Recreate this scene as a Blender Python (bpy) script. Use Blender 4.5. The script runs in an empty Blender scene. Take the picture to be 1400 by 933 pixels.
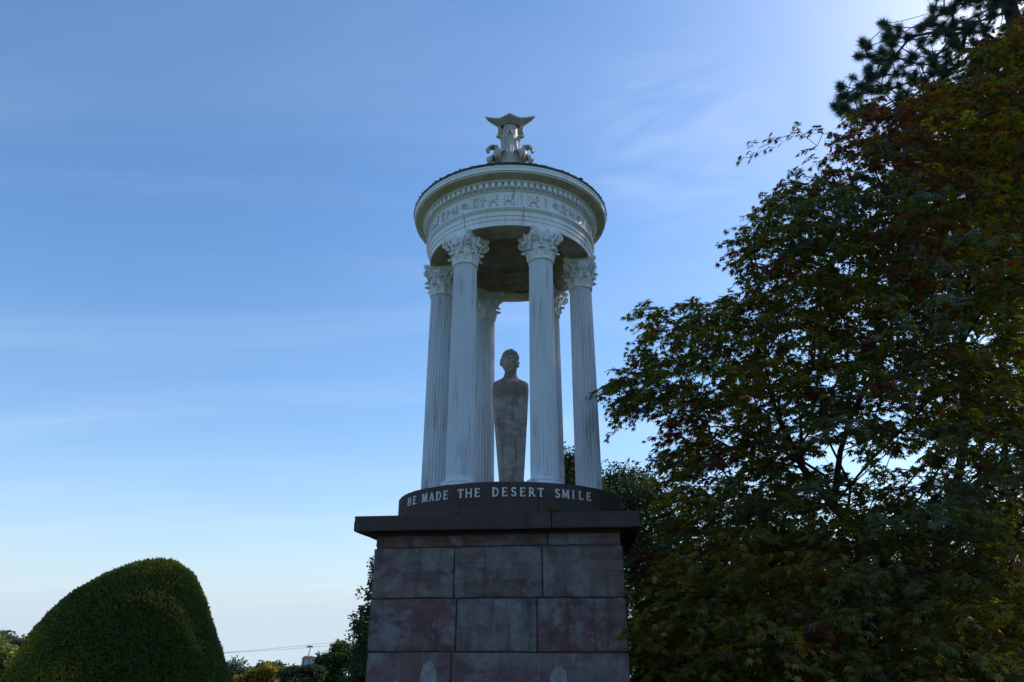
import bpy, bmesh, math, random
import numpy as np
from math import sin, cos, pi, radians, sqrt
from mathutils import Vector, Matrix
random.seed(7)
RNG = np.random.default_rng(11)
SC = bpy.context.scene
COL = SC.collection

# ------------------------------------------------------------------ camera
EYE = 1.6
CAM_Y = -9.003
PITCH = 0.38979
F = 956.06                       # focal length in pixels of the 1400 wide photograph
cam_d = bpy.data.cameras.new('camera')
cam_d.sensor_width = 36.0
cam_d.lens = 36.0 * F / 1400.0
cam_d.clip_start = 0.05
cam_d.clip_end = 6000
cam = bpy.data.objects.new('camera', cam_d)
cam.location = (0, CAM_Y, EYE)
cam.rotation_mode = 'XYZ'
cam.rotation_euler = (pi / 2 + PITCH, 0.00135, -0.00196)
COL.objects.link(cam)
SC.camera = cam

# ------------------------------------------------------------------ sky and sun
SUN_AZ = radians(62)             # from +Y (view direction) towards +X
SUN_EL = radians(39)
world = bpy.data.worlds.new('World')
SC.world = world
world.use_nodes = True
wn = world.node_tree
for n in list(wn.nodes):
    wn.nodes.remove(n)
def wnode(t, **kw):
    n = wn.nodes.new(t)
    for k, v in kw.items():
        setattr(n, k, v)
    return n
wout = wnode('ShaderNodeOutputWorld')
bg = wnode('ShaderNodeBackground')
bg.inputs['Strength'].default_value = 0.15
sky = wnode('ShaderNodeTexSky', sky_type='NISHITA', sun_disc=False, sun_elevation=SUN_EL, sun_rotation=SUN_AZ,
            altitude=100, air_density=1.0, dust_density=0.95, ozone_density=3.0)
hs = wnode('ShaderNodeHueSaturation')
hs.inputs['Saturation'].default_value = 1.28
wn.links.new(sky.outputs[0], hs.inputs['Color'])
tc = wnode('ShaderNodeTexCoord')
sep = wnode('ShaderNodeSeparateXYZ')
wn.links.new(tc.outputs['Generated'], sep.inputs[0])
# below the true horizon the pale band goes on: the land falls away there
zc_ = wnode('ShaderNodeMath', operation='MAXIMUM'); zc_.inputs[1].default_value = 0.012
wn.links.new(sep.outputs['Z'], zc_.inputs[0])
cv = wnode('ShaderNodeCombineXYZ')
wn.links.new(sep.outputs['X'], cv.inputs[0]); wn.links.new(sep.outputs['Y'], cv.inputs[1]); wn.links.new(zc_.outputs[0], cv.inputs[2])
if 'Vector' in sky.inputs:
    wn.links.new(cv.outputs[0], sky.inputs['Vector'])
# thin cirrus: the direction is laid on a flat layer high above, so streaks flatten towards the horizon
mz = wnode('ShaderNodeMath', operation='MAXIMUM'); mz.inputs[1].default_value = 0.02
wn.links.new(sep.outputs['Z'], mz.inputs[0])
az_ = wnode('ShaderNodeMath', operation='ADD'); az_.inputs[1].default_value = 0.12
wn.links.new(mz.outputs[0], az_.inputs[0])
dx = wnode('ShaderNodeMath', operation='DIVIDE'); dy = wnode('ShaderNodeMath', operation='DIVIDE')
wn.links.new(sep.outputs['X'], dx.inputs[0]); wn.links.new(az_.outputs[0], dx.inputs[1])
wn.links.new(sep.outputs['Y'], dy.inputs[0]); wn.links.new(az_.outputs[0], dy.inputs[1])
cmb = wnode('ShaderNodeCombineXYZ')
wn.links.new(dx.outputs[0], cmb.inputs[0]); wn.links.new(dy.outputs[0], cmb.inputs[1])
mp = wnode('ShaderNodeMapping')
mp.inputs['Rotation'].default_value = (0, 0, radians(-28))
mp.inputs['Scale'].default_value = (0.42, 1.7, 1)
mp.inputs['Location'].default_value = (3.1, 1.4, 0)
wn.links.new(cmb.outputs[0], mp.inputs[0])
cn = wnode('ShaderNodeTexNoise')
cn.inputs['Scale'].default_value = 1.3; cn.inputs['Detail'].default_value = 9; cn.inputs['Roughness'].default_value = 0.55
cn.inputs['Distortion'].default_value = 0.7
wn.links.new(mp.outputs[0], cn.inputs['Vector'])
cr = wnode('ShaderNodeValToRGB')
cr.color_ramp.elements[0].position = 0.48; cr.color_ramp.elements[0].color = (0, 0, 0, 1)
cr.color_ramp.elements[1].position = 0.80; cr.color_ramp.elements[1].color = (0.12, 0.12, 0.12, 1)
wn.links.new(cn.outputs['Fac'], cr.inputs[0])
cm = wnode('ShaderNodeMixRGB', blend_type='MIX')
cm.inputs['Color2'].default_value = (5.0, 5.5, 6.0, 1)
# one feathery wisp of cirrus, high to the right of the monument
WISP = Vector((0.2245, 0.7655, 0.6031)).normalized()
dt = wnode('ShaderNodeVectorMath', operation='DOT_PRODUCT'); dt.inputs[1].default_value = WISP
nv = wnode('ShaderNodeVectorMath', operation='NORMALIZE'); wn.links.new(tc.outputs['Generated'], nv.inputs[0]); wn.links.new(nv.outputs[0], dt.inputs[0])
mr = wnode('ShaderNodeMapRange', interpolation_type='SMOOTHSTEP')
mr.inputs['From Min'].default_value = cos(radians(9)); mr.inputs['From Max'].default_value = cos(radians(1.5)); wn.links.new(dt.outputs['Value'], mr.inputs['Value'])
wm_ = wnode('ShaderNodeMapping'); wm_.inputs['Rotation'].default_value = (0, radians(-35), radians(10)); wm_.inputs['Scale'].default_value = (3.2, 3.0, 13)
wn.links.new(tc.outputs['Generated'], wm_.inputs[0])
wz = wnode('ShaderNodeTexNoise'); wz.inputs['Scale'].default_value = 1.5; wz.inputs['Detail'].default_value = 8; wz.inputs['Distortion'].default_value = 0.9
wn.links.new(wm_.outputs[0], wz.inputs['Vector'])
wr = wnode('ShaderNodeMapRange'); wr.inputs['From Min'].default_value = 0.40; wr.inputs['From Max'].default_value = 0.75; wr.inputs['To Max'].default_value = 0.24
wn.links.new(wz.outputs['Fac'], wr.inputs['Value'])
wx = wnode('ShaderNodeMath', operation='MULTIPLY'); wn.links.new(mr.outputs[0], wx.inputs[0]); wn.links.new(wr.outputs[0], wx.inputs[1])
wa = wnode('ShaderNodeMath', operation='ADD', use_clamp=True); wn.links.new(wx.outputs[0], wa.inputs[0]); wn.links.new(cr.outputs[0], wa.inputs[1])
wn.links.new(wa.outputs[0], cm.inputs['Fac'])
# a whitish veil of haze that thickens towards the horizon, the same all the way round
hz1 = wnode('ShaderNodeMath', operation='MULTIPLY'); hz1.inputs[1].default_value = -1/0.125
wn.links.new(mz.outputs[0], hz1.inputs[0])
hz2 = wnode('ShaderNodeMath', operation='EXPONENT'); wn.links.new(hz1.outputs[0], hz2.inputs[0])
hz3 = wnode('ShaderNodeMath', operation='MULTIPLY'); hz3.inputs[1].default_value = 0.88; wn.links.new(hz2.outputs[0], hz3.inputs[0])
hz4 = wnode('ShaderNodeMath', operation='ADD', use_clamp=True); hz4.inputs[1].default_value = 0.10; wn.links.new(hz3.outputs[0], hz4.inputs[0])
hm = wnode('ShaderNodeMixRGB', blend_type='MIX')
hm.inputs['Color2'].default_value = (3.0, 3.7, 4.5, 1)
wn.links.new(hz4.outputs[0], hm.inputs['Fac'])
wn.links.new(hs.outputs[0], hm.inputs['Color1'])
wn.links.new(hm.outputs[0], cm.inputs['Color1'])
wn.links.new(cm.outputs[0], bg.inputs['Color'])
wn.links.new(bg.outputs[0], wout.inputs[0])

sun_d = bpy.data.lights.new('sun', 'SUN')
sun_d.energy = 2.4
sun_d.angle = radians(0.53)
sun_d.color = (1.0, 0.93, 0.82)
sun = bpy.data.objects.new('sun', sun_d)
SDIR = Vector((sin(SUN_AZ) * cos(SUN_EL), cos(SUN_AZ) * cos(SUN_EL), sin(SUN_EL)))
sun.rotation_mode = 'QUATERNION'
sun.rotation_quaternion = (-SDIR).to_track_quat('-Z', 'Y')
sun.location = SDIR * 60
COL.objects.link(sun)

SC.view_settings.view_transform = 'Standard'
SC.view_settings.look = 'None'
SC.view_settings.gamma = 1.0
SC.view_settings.exposure = 0.45
SC.render.engine = 'CYCLES'
SC.cycles.max_bounces = 8
SC.cycles.transparent_max_bounces = 4
SC.cycles.sample_clamp_indirect = 4.0

# ------------------------------------------------------------------ helpers
def at(px, py, Y):
    """The point of the place that the photograph shows at pixel px, py, given how far away (world y) it stands."""
    v = (466.5 - py) / F
    d = np.array([(px - 700.0) / F, cos(PITCH) - v * sin(PITCH), sin(PITCH) + v * cos(PITCH)])
    t = (Y - CAM_Y) / d[1]
    return np.array([0, CAM_Y, EYE]) + d * t

def depth_of(p):
    return (p[1] - CAM_Y) * cos(PITCH) + (p[2] - EYE) * sin(PITCH)

def to_px(P):
    P = np.atleast_2d(P) - np.array([0, CAM_Y, EYE])
    d = P[:, 1] * cos(PITCH) + P[:, 2] * sin(PITCH)
    u = -P[:, 1] * sin(PITCH) + P[:, 2] * cos(PITCH)
    return np.stack([700 + F * P[:, 0] / d, 466.5 - F * u / d, d], 1)

def link(name, me, mat=None, parent=None, kind=None):
    if mat is not None and not me.materials:
        me.materials.append(mat)
    o = bpy.data.objects.new(name, me)
    COL.objects.link(o)
    if parent is not None:
        o.parent = parent
    if kind:
        o['kind'] = kind
    return o

def tag(o, label, cat, group=None):
    o['label'] = label
    o['category'] = cat
    if group:
        o['group'] = group
    return o

def empty(name, loc, label, cat, group=None, rz=0):
    o = bpy.data.objects.new(name, None)
    o.location = loc
    o.rotation_euler = (0, 0, rz)
    o.empty_display_size = 0.3
    COL.objects.link(o)
    return tag(o, label, cat, group)

class MB:
    """collects verts and faces of ONE part"""
    def __init__(s):
        s.v = []; s.f = []
    def add(s, vs, fs):
        b = len(s.v)
        s.v.extend([tuple(map(float, p)) for p in vs])
        s.f.extend([tuple(b + i for i in f) for f in fs])
        return s
    def box(s, x0, x1, y0, y1, z0, z1):
        return s.add([(x0,y0,z0),(x1,y0,z0),(x1,y1,z0),(x0,y1,z0),(x0,y0,z1),(x1,y0,z1),(x1,y1,z1),(x0,y1,z1)],
                     [(0,3,2,1),(4,5,6,7),(0,1,5,4),(1,2,6,5),(2,3,7,6),(3,0,4,7)])
    def lathe(s, prof, n=64, closed=False, a0=0.0, jit=None):
        vs = []
        for (r, z) in prof:
            for i in range(n):
                a = a0 + 2 * pi * i / n
                vs.append((r * sin(a), -r * cos(a), z))
        fs = []
        m = len(prof)
        for j in range(m if closed else m - 1):
            k = (j + 1) % m
            for i in range(n):
                i2 = (i + 1) % n
                fs.append((j*n+i, j*n+i2, k*n+i2, k*n+i))
        return s.add(vs, fs)
    def tube(s, pts, rad, n=6, cap=True):
        pts = [Vector(p) for p in pts]
        rad = rad if hasattr(rad, '__len__') else [rad] * len(pts)
        vs = []; fs = []
        up = Vector((0.13, 0.31, 0.94)).normalized()
        for i, p in enumerate(pts):
            t = (pts[min(i+1, len(pts)-1)] - pts[max(i-1, 0)]).normalized()
            a = t.cross(up)
            if a.length < 1e-3:
                a = t.cross(Vector((1, 0, 0)))
            a.normalize(); b = t.cross(a)
            for k in range(n):
                q = 2 * pi * k / n
                vs.append(p + (a * cos(q) + b * sin(q)) * rad[i])
        for i in range(len(pts) - 1):
            for k in range(n):
                k2 = (k + 1) % n
                fs.append((i*n+k, i*n+k2, (i+1)*n+k2, (i+1)*n+k))
        if cap:
            fs.append(tuple(range(n))[::-1]); fs.append(tuple((len(pts)-1)*n + k for k in range(n)))
        return s.add(vs, fs)
    def sheet(s, grid, thick):
        """a curved sheet with thickness from grid[i][j] of Vectors"""
        m = len(grid); n = len(grid[0])
        G = [[Vector(p) for p in row] for row in grid]
        top = []; bot = []
        for i in range(m):
            for j in range(n):
                du = G[min(i+1,m-1)][j] - G[max(i-1,0)][j]
                dv = G[i][min(j+1,n-1)] - G[i][max(j-1,0)]
                nn = du.cross(dv)
                nn = nn.normalized() if nn.length > 1e-9 else Vector((0,0,1))
                top.append(G[i][j] + nn * thick / 2); bot.append(G[i][j] - nn * thick / 2)
        fs = []; o = m * n
        for i in range(m - 1):
            for j in range(n - 1):
                a = i*n+j; q = (a, a+1, a+n+1, a+n)
                fs.append(q[::-1]); fs.append(tuple(o + x for x in q))
        rim = [j for j in range(n)] + [i*n+n-1 for i in range(1,m)] + [(m-1)*n+j for j in range(n-2,-1,-1)] + [i*n for i in range(m-2,0,-1)]
        for a, b in zip(rim, rim[1:] + rim[:1]):
            fs.append((a, b, o+b, o+a))
        return s.add(top + bot, fs)
    def mesh(s, name, smooth=None):
        me = bpy.data.meshes.new(name)
        me.from_pydata(s.v, [], s.f)
        bm = bmesh.new(); bm.from_mesh(me)
        bmesh.ops.recalc_face_normals(bm, faces=bm.faces)
        bm.to_mesh(me); bm.free()
        if smooth is not None:
            me.shade_smooth()
            me.set_sharp_from_angle(angle=radians(smooth))
        return me
    def build(s, name, mat, parent=None, smooth=None, kind=None):
        return link(name, s.mesh(name, smooth), mat, parent, kind)

def fast_mesh(name, V, T, colors=None):
    """numpy triangles to a mesh"""
    me = bpy.data.meshes.new(name)
    V = np.ascontiguousarray(V, dtype=np.float32); T = np.ascontiguousarray(T, dtype=np.int32)
    me.vertices.add(len(V)); me.vertices.foreach_set('co', V.ravel())
    nl = T.size
    me.loops.add(nl); me.loops.foreach_set('vertex_index', T.ravel())
    k = T.shape[1]
    me.polygons.add(len(T))
    me.polygons.foreach_set('loop_start', np.arange(0, nl, k, dtype=np.int32))
    me.polygons.foreach_set('loop_total', np.full(len(T), k, dtype=np.int32))
    if colors is not None:
        at_ = me.attributes.new('leafcol', 'FLOAT_COLOR', 'POINT')
        C = np.ones((len(V), 4), np.float32); C[:, :3] = colors
        at_.data.foreach_set('color', C.ravel())
    me.update(calc_edges=True)
    me.validate()
    return me

# ------------------------------------------------------------------ materials
class M:
    def __init__(s, name):
        s.m = bpy.data.materials.new(name); s.m.use_nodes = True
        s.t = s.m.node_tree
        for n in list(s.t.nodes):
            s.t.nodes.remove(n)
        s.out = s.n('ShaderNodeOutputMaterial')
    def n(s, t, ins=None, **kw):
        x = s.t.nodes.new(t)
        for k, v in kw.items():
            setattr(x, k, v)
        for k, v in (ins or {}).items():
            if hasattr(v, 'links'):
                s.t.links.new(v, x.inputs[k])
            else:
                x.inputs[k].default_value = v
        return x
    def coord(s, kind='Object', scale=(1,1,1), rand=0.0):
        c = s.n('ShaderNodeTexCoord').outputs[kind]
        if rand:
            oi = s.n('ShaderNodeObjectInfo').outputs['Random']
            sc_ = s.n('ShaderNodeMath', {0: oi, 1: rand}, operation='MULTIPLY').outputs[0]
            c = s.n('ShaderNodeVectorMath', {0: c, 1: sc_}, operation='ADD').outputs[0]
        return s.n('ShaderNodeMapping', {'Vector': c, 'Scale': scale}).outputs[0]
    def noise(s, vec, scale, detail=6, rough=0.6, dist=0.0):
        return s.n('ShaderNodeTexNoise', {'Vector': vec, 'Scale': scale, 'Detail': detail, 'Roughness': rough, 'Distortion': dist}).outputs['Fac']
    def ramp(s, fac, stops):
        r = s.n('ShaderNodeValToRGB', {'Fac': fac})
        el = r.color_ramp.elements
        while len(el) < len(stops):
            el.new(0.5)
        for e, (p, c) in zip(el, stops):
            e.position = p
            e.color = (c, c, c, 1) if not hasattr(c, '__len__') else (*c, 1)
        return r.outputs[0]
    def mix(s, fac, a, b, mode='MIX'):
        def f(c): return (*c, 1) if isinstance(c, tuple) and len(c) == 3 else c
        return s.n('ShaderNodeMixRGB', {'Fac': fac, 'Color1': f(a), 'Color2': f(b)}, blend_type=mode).outputs[0]
    def bsdf(s, color, rough=0.6, bump=None, bstr=0.3, bdist=0.01, spec=0.4):
        p = s.n('ShaderNodeBsdfPrincipled')
        for k, v in (('Base Color', color), ('Roughness', rough)):
            if hasattr(v, 'links'):
                s.t.links.new(v, p.inputs[k])
            else:
                p.inputs[k].default_value = (*v, 1) if k == 'Base Color' else v
        p.inputs['Specular IOR Level'].default_value = spec
        if bump is not None:
            b = s.n('ShaderNodeBump', {'Height': bump, 'Strength': bstr, 'Distance': bdist})
            s.t.links.new(b.outputs[0], p.inputs['Normal'])
        s.t.links.new(p.outputs[0], s.out.inputs[0])
        return s.m

def make_paint(name, streak=0.5, base=(0.68, 0.735, 0.80)):
    m = M(name)
    c = m.coord(); 
    big = m.noise(c, 2.3, 5)
    col = m.mix(m.ramp(big, [(0.35, 0.0), (0.75, 0.5)]), base, (0.60, 0.57, 0.50))
    sv = m.coord(scale=(11, 11, 0.8), rand=5)
    st = m.noise(sv, 1.6, 7, 0.7)
    msk = m.noise(m.coord(scale=(1, 1, 0.5), rand=9), 1.7, 3)
    stf = m.n('ShaderNodeMath', {0: m.ramp(st, [(0.5, 0.0), (0.68, 1.0)]), 1: m.ramp(msk, [(0.4, 0.1), (0.62, 1.0)])}, operation='MULTIPLY').outputs[0]
    stf = m.n('ShaderNodeMath', {0: stf, 1: streak}, operation='MULTIPLY').outputs[0]
    col = m.mix(stf, col, (0.13, 0.13, 0.125))
    sp = m.noise(m.coord(scale=(1, 1, 1)), 42, 3, 0.7)
    col = m.mix(m.ramp(sp, [(0.66, 0.0), (0.74, 0.55 * streak)]), col, (0.12, 0.115, 0.10))
    ru = m.noise(m.coord(scale=(5, 5, 1.6)), 1.3, 6, 0.7)
    col = m.mix(m.ramp(ru, [(0.68, 0.0), (0.78, 0.6)]), col, (0.30, 0.15, 0.05))
    return m.bsdf(col, 0.5, m.noise(c, 60, 4), 0.12, 0.004, 0.35)

PAINT = make_paint('weathered_white_paint', 0.65)
PAINT_TOP = make_paint('white_paint', 0.34, (0.82, 0.865, 0.91))
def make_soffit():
    m = M('mottled_soffit_paint')  # pale paint mottled with brown, ochre and dark specks
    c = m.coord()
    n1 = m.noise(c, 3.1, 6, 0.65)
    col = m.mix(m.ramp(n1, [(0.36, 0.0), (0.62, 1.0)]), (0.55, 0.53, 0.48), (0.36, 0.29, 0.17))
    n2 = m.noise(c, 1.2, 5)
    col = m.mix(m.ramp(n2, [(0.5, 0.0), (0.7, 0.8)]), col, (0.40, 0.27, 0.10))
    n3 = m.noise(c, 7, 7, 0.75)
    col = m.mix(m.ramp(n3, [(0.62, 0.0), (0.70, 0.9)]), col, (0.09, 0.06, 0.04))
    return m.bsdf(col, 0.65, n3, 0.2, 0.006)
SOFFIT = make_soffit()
def make_rust():
    m = M('rusty_peeling_edge')
    n = m.noise(m.coord(), 9, 7, 0.75)
    col = m.mix(m.ramp(n, [(0.44, 0.0), (0.56, 1.0)]), (0.5, 0.47, 0.41), (0.10, 0.045, 0.02))
    return m.bsdf(col, 0.8, n, 0.4, 0.01)
RUST = make_rust()
def make_lead():
    m = M('dark_roof_metal')
    c = m.coord()
    n = m.noise(c, 6, 7, 0.7)
    col = m.mix(m.ramp(n, [(0.4, 0.0), (0.65, 1.0)]), (0.045, 0.047, 0.05), (0.10, 0.10, 0.095))
    g = m.noise(c, 14, 4)
    col = m.mix(m.ramp(g, [(0.55, 0.0), (0.66, 0.8)]), col, (0.05, 0.06, 0.02))
    return m.bsdf(col, 0.8, n, 0.4, 0.01)
LEAD = make_lead()

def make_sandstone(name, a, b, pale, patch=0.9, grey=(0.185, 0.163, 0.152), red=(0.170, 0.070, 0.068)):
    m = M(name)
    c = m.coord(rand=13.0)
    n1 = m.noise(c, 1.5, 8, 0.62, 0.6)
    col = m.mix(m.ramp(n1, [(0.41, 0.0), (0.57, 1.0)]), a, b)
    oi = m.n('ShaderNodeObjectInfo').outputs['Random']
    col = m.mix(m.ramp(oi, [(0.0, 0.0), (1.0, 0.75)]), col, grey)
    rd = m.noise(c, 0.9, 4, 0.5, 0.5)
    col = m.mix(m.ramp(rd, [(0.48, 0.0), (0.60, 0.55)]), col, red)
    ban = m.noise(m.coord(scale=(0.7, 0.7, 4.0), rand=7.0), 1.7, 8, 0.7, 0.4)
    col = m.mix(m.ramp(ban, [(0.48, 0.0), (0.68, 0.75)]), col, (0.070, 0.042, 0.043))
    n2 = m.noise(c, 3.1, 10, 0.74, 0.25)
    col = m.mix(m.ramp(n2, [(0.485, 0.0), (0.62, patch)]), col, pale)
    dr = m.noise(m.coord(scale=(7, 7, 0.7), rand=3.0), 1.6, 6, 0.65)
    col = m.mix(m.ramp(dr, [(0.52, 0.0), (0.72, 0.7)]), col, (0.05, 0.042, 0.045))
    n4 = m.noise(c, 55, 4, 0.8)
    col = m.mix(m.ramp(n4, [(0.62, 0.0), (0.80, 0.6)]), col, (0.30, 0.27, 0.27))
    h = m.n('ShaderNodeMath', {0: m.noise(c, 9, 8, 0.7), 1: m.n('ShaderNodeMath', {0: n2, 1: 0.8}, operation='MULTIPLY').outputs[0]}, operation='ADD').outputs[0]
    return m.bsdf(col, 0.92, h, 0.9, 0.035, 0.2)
STONE = make_sandstone('red_sandstone', (0.160, 0.086, 0.082), (0.17, 0.140, 0.138), (0.275, 0.258, 0.262), 0.72)
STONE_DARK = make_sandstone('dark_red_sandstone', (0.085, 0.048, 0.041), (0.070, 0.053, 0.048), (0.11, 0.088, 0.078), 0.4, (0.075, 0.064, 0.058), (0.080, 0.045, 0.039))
def make_mortar():
    m = M('mortar')
    return m.bsdf(m.mix(m.noise(m.coord(), 12, 5), (0.05, 0.042, 0.04), (0.10, 0.085, 0.08)), 0.95)
MORTAR = make_mortar()
def make_salt():
    m = M('lime_render_patch')
    n = m.noise(m.coord(), 16, 7, 0.7)
    return m.bsdf(m.mix(m.ramp(n, [(0.35, 0.0), (0.65, 1.0)]), (0.17, 0.165, 0.165), (0.30, 0.295, 0.295)), 0.95, n, 0.5, 0.01)
SALT = make_salt()
def make_letter():
    m = M('white_lettering')
    n = m.noise(m.coord(), 25, 5, 0.7)
    return m.bsdf(m.mix(m.ramp(n, [(0.45, 0.0), (0.7, 0.6)]), (0.66, 0.65, 0.62), (0.30, 0.28, 0.25)), 0.6)
LETTER = make_letter()
def make_statue():
    m = M('weathered_statue_stone')
    c = m.coord()
    ban = m.noise(m.coord(scale=(1.6, 1.6, 3.4)), 3.1, 9, 0.72, 0.5)
    col = m.mix(m.ramp(ban, [(0.40, 0.0), (0.62, 1.0)]), (0.28, 0.24, 0.20), (0.46, 0.415, 0.365))
    z = m.n('ShaderNodeSeparateXYZ', {0: m.coord()}).outputs['Z']
    n = m.noise(c, 6, 7, 0.7)
    zz = m.n('ShaderNodeMath', {0: z, 1: m.n('ShaderNodeMath', {0: n, 1: 0.5}, operation='MULTIPLY').outputs[0]}, operation='ADD').outputs[0]
    top = m.ramp(m.n('ShaderNodeMath', {0: zz, 1: 0.4}, operation='MULTIPLY').outputs[0], [(0.62, 0.0), (0.66, 0.8)])
    col = m.mix(top, col, (0.19, 0.165, 0.145))
    dp_ = m.noise(m.coord(scale=(9, 9, 0.9)), 1.5, 6, 0.7)
    col = m.mix(m.ramp(dp_, [(0.50, 0.0), (0.68, 0.7)]), col, (0.085, 0.072, 0.062))
    pp = m.noise(c, 6, 7, 0.72, 0.8)
    col = m.mix(m.ramp(pp, [(0.60, 0.0), (0.67, 0.6)]), col, (0.48, 0.45, 0.40))
    return m.bsdf(col, 0.9, n, 0.5, 0.012, 0.2)
STATUE = make_statue()

def make_leaf(name, color_from='leafcol', trans=0.48, gloss=0.07, rough=0.38):
    m = M(name)
    if color_from == 'leafcol':
        col = m.n('ShaderNodeAttribute', attribute_name='leafcol').outputs['Color']
    else:
        col = m.n('ShaderNodeObjectInfo').outputs['Color']
    d = m.n('ShaderNodeBsdfDiffuse', {'Color': col, 'Roughness': 0.8})
    tcol = m.n('ShaderNodeHueSaturation', {'Saturation': 1.15, 'Value': 2.3, 'Color': col}).outputs[0]
    t = m.n('ShaderNodeBsdfTranslucent', {'Color': tcol})
    mx = m.n('ShaderNodeMixShader', {0: trans, 1: d.outputs[0], 2: t.outputs[0]})
    g = m.n('ShaderNodeBsdfGlossy', {'Color': (1, 1, 1, 1), 'Roughness': rough})
    mg = m.n('ShaderNodeMixShader', {0: gloss, 1: mx.outputs[0], 2: g.outputs[0]})
    m.t.links.new(mg.outputs[0], m.out.inputs[0])
    return m.m
LEAF = make_leaf('foliage', gloss=0.022)
LEAF_ONE = make_leaf('single_leaf', 'object', gloss=0.022)
YEW = make_leaf('yew_needles', trans=0.30, gloss=0.02)
def make_bark(name, a, b):
    m = M(name)
    n = m.noise(m.coord(scale=(9, 9, 1.6)), 3, 7, 0.7)
    return m.bsdf(m.mix(m.ramp(n, [(0.35, 0.0), (0.65, 1.0)]), a, b), 0.9, n, 0.6, 0.02, 0.2)
BARK = make_bark('bark', (0.028, 0.022, 0.018), (0.07, 0.057, 0.047))
PBARK = make_bark('pine_bark', (0.05, 0.032, 0.022), (0.12, 0.075, 0.05))
def make_grass():
    m = M('mown_grass')
    c = m.coord()
    n = m.noise(c, 0.35, 8, 0.7); n2 = m.noise(c, 30, 4, 0.8)
    col = m.mix(m.ramp(n, [(0.35, 0.0), (0.65, 1.0)]), (0.055, 0.085, 0.02), (0.095, 0.11, 0.032))
    col = m.mix(m.ramp(n2, [(0.4, 0.0), (0.7, 0.5)]), col, (0.035, 0.05, 0.014))
    return m.bsdf(col, 0.95, n2, 0.6, 0.03, 0.1)
def plain(name, color, rough=0.5, spec=0.5, metal=0.0):
    m = M(name)
    n = m.noise(m.coord(), 8, 4)
    mm = m.bsdf(m.mix(m.ramp(n, [(0.4, 0.0), (0.7, 0.25)]), color, tuple(c * 0.6 for c in color)), rough, None, spec=spec)
    return mm

# ------------------------------------------------------------------ ground
def gz(y): return -0.086*max(0.0, y-10)   # the garden falls away into a valley
g = MB(); R_ = 2600
ys_ = [-R_, -200, 0, 8, 10, 12, 20, 60, 200, 600, 1200, R_]
for yv in ys_:
    g.v += [(-R_, yv, gz(yv)), (-60, yv, gz(yv)), (60, yv, gz(yv)), (R_, yv, gz(yv))]
for i in range(len(ys_)-1):
    for j in range(3):
        q = i*4+j; g.f.append((q, q+1, q+5, q+4))
o = g.build('ground', make_grass()); o['kind'] = 'structure'

# ================================================================== the monument
DELTA = 0.1145
Z = lambda r: r + EYE            # heights below are measured from the eye
mon = empty('rotunda_monument', (0, 0, 0), 'white round temple of six fluted columns on a square red sandstone pedestal', 'monument', rz=-DELTA)

def stone_mesh(x0, x1, y0, y1, z0, z1, bev=0.016, jit=0.006, seg=1, cuts=None):
    bm = bmesh.new()
    bmesh.ops.create_cube(bm, size=1)
    bmesh.ops.scale(bm, vec=(x1-x0, y1-y0, z1-z0), verts=bm.verts)
    bmesh.ops.translate(bm, vec=((x0+x1)/2, (y0+y1)/2, (z0+z1)/2), verts=bm.verts)
    bmesh.ops.subdivide_edges(bm, edges=bm.edges[:], cuts=2 if cuts is None else cuts, use_grid_fill=True)
    sharp = [e for e in bm.edges if e.calc_face_angle(0) > 0.5]
    bmesh.ops.bevel(bm, geom=sharp, offset=bev, segments=2, profile=0.6, affect='EDGES')
    for v in bm.verts:
        v.co += Vector((random.uniform(-1,1), random.uniform(-1,1), random.uniform(-1,1))) * jit
    me = bpy.data.meshes.new('stone')
    bm.to_mesh(me); bm.free()
    me.shade_smooth(); me.set_sharp_from_angle(angle=radians(40))
    return me

W = 1.329
ped = MB().box(-W+0.025, W-0.025, -W+0.025, W-0.025, 0, Z(0.955)).build('pedestal', MORTAR, mon)
G = 0.006
def course(z0, z1, front, mat=STONE, w=W, dep=0.34, rot_joint=0.0):
    """one course of stones round the four sides: front = joint positions on the front face"""
    xs = [-w] + list(front) + [w]
    for a, b in zip(xs, xs[1:]):
        j = random.uniform(-0.004, 0.003)
        link('stone', stone_mesh(a+G, b-G, -w+j, -w+dep, z0+G, z1-G), mat, ped)
    bs = [-w] + [-0.35 + random.uniform(-.2, .2), 0.5 + random.uniform(-.2, .2)] + [w]
    for a, b in zip(bs, bs[1:]):
        link('stone', stone_mesh(a+G, b-G, w-dep, w, z0+G, z1-G), mat, ped)
    for sx in (-1, 1):
        ys = [-w+dep, random.uniform(-.3, .3), w-dep]
        for a, b in zip(ys, ys[1:]):
            xa, xb = (-w, -w+dep) if sx < 0 else (w-dep, w)
            link('stone', stone_mesh(xa, xb, a+G, b-G, z0+G, z1-G), mat, ped)
course(Z(0.803), Z(0.955), [0.55], w=W-0.012)
course(Z(0.288), Z(0.803), [-0.445, 0.487])
course(Z(-0.222), Z(0.288), [-0.41, 0.425])
course(Z(-0.732), Z(-0.222), [-0.448])
course(Z(-1.24), Z(-0.732), [-0.3, 0.5])
course(0.0, Z(-1.24), [-0.5, 0.4], w=W+0.06)
# cornice slabs of the pedestal: flat fascia, chamfered underside
WC = 1.329 + 0.183
def cornice_slab(x0, x1, y0, y1):
    me = stone_mesh(x0, x1, y0, y1, Z(0.957), Z(1.12), bev=0.014, jit=0.004, cuts=3)
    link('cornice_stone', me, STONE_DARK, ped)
cornice_slab(-WC, 0.60, -WC, -0.55); cornice_slab(0.606, WC, -WC, -0.55)
cornice_slab(-WC, -0.1, -0.545, 0.55); cornice_slab(-0.094, WC, -0.545, 0.55)
cornice_slab(-WC, 0.2, 0.555, WC); cornice_slab(0.206, WC, 0.555, WC)
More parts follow.
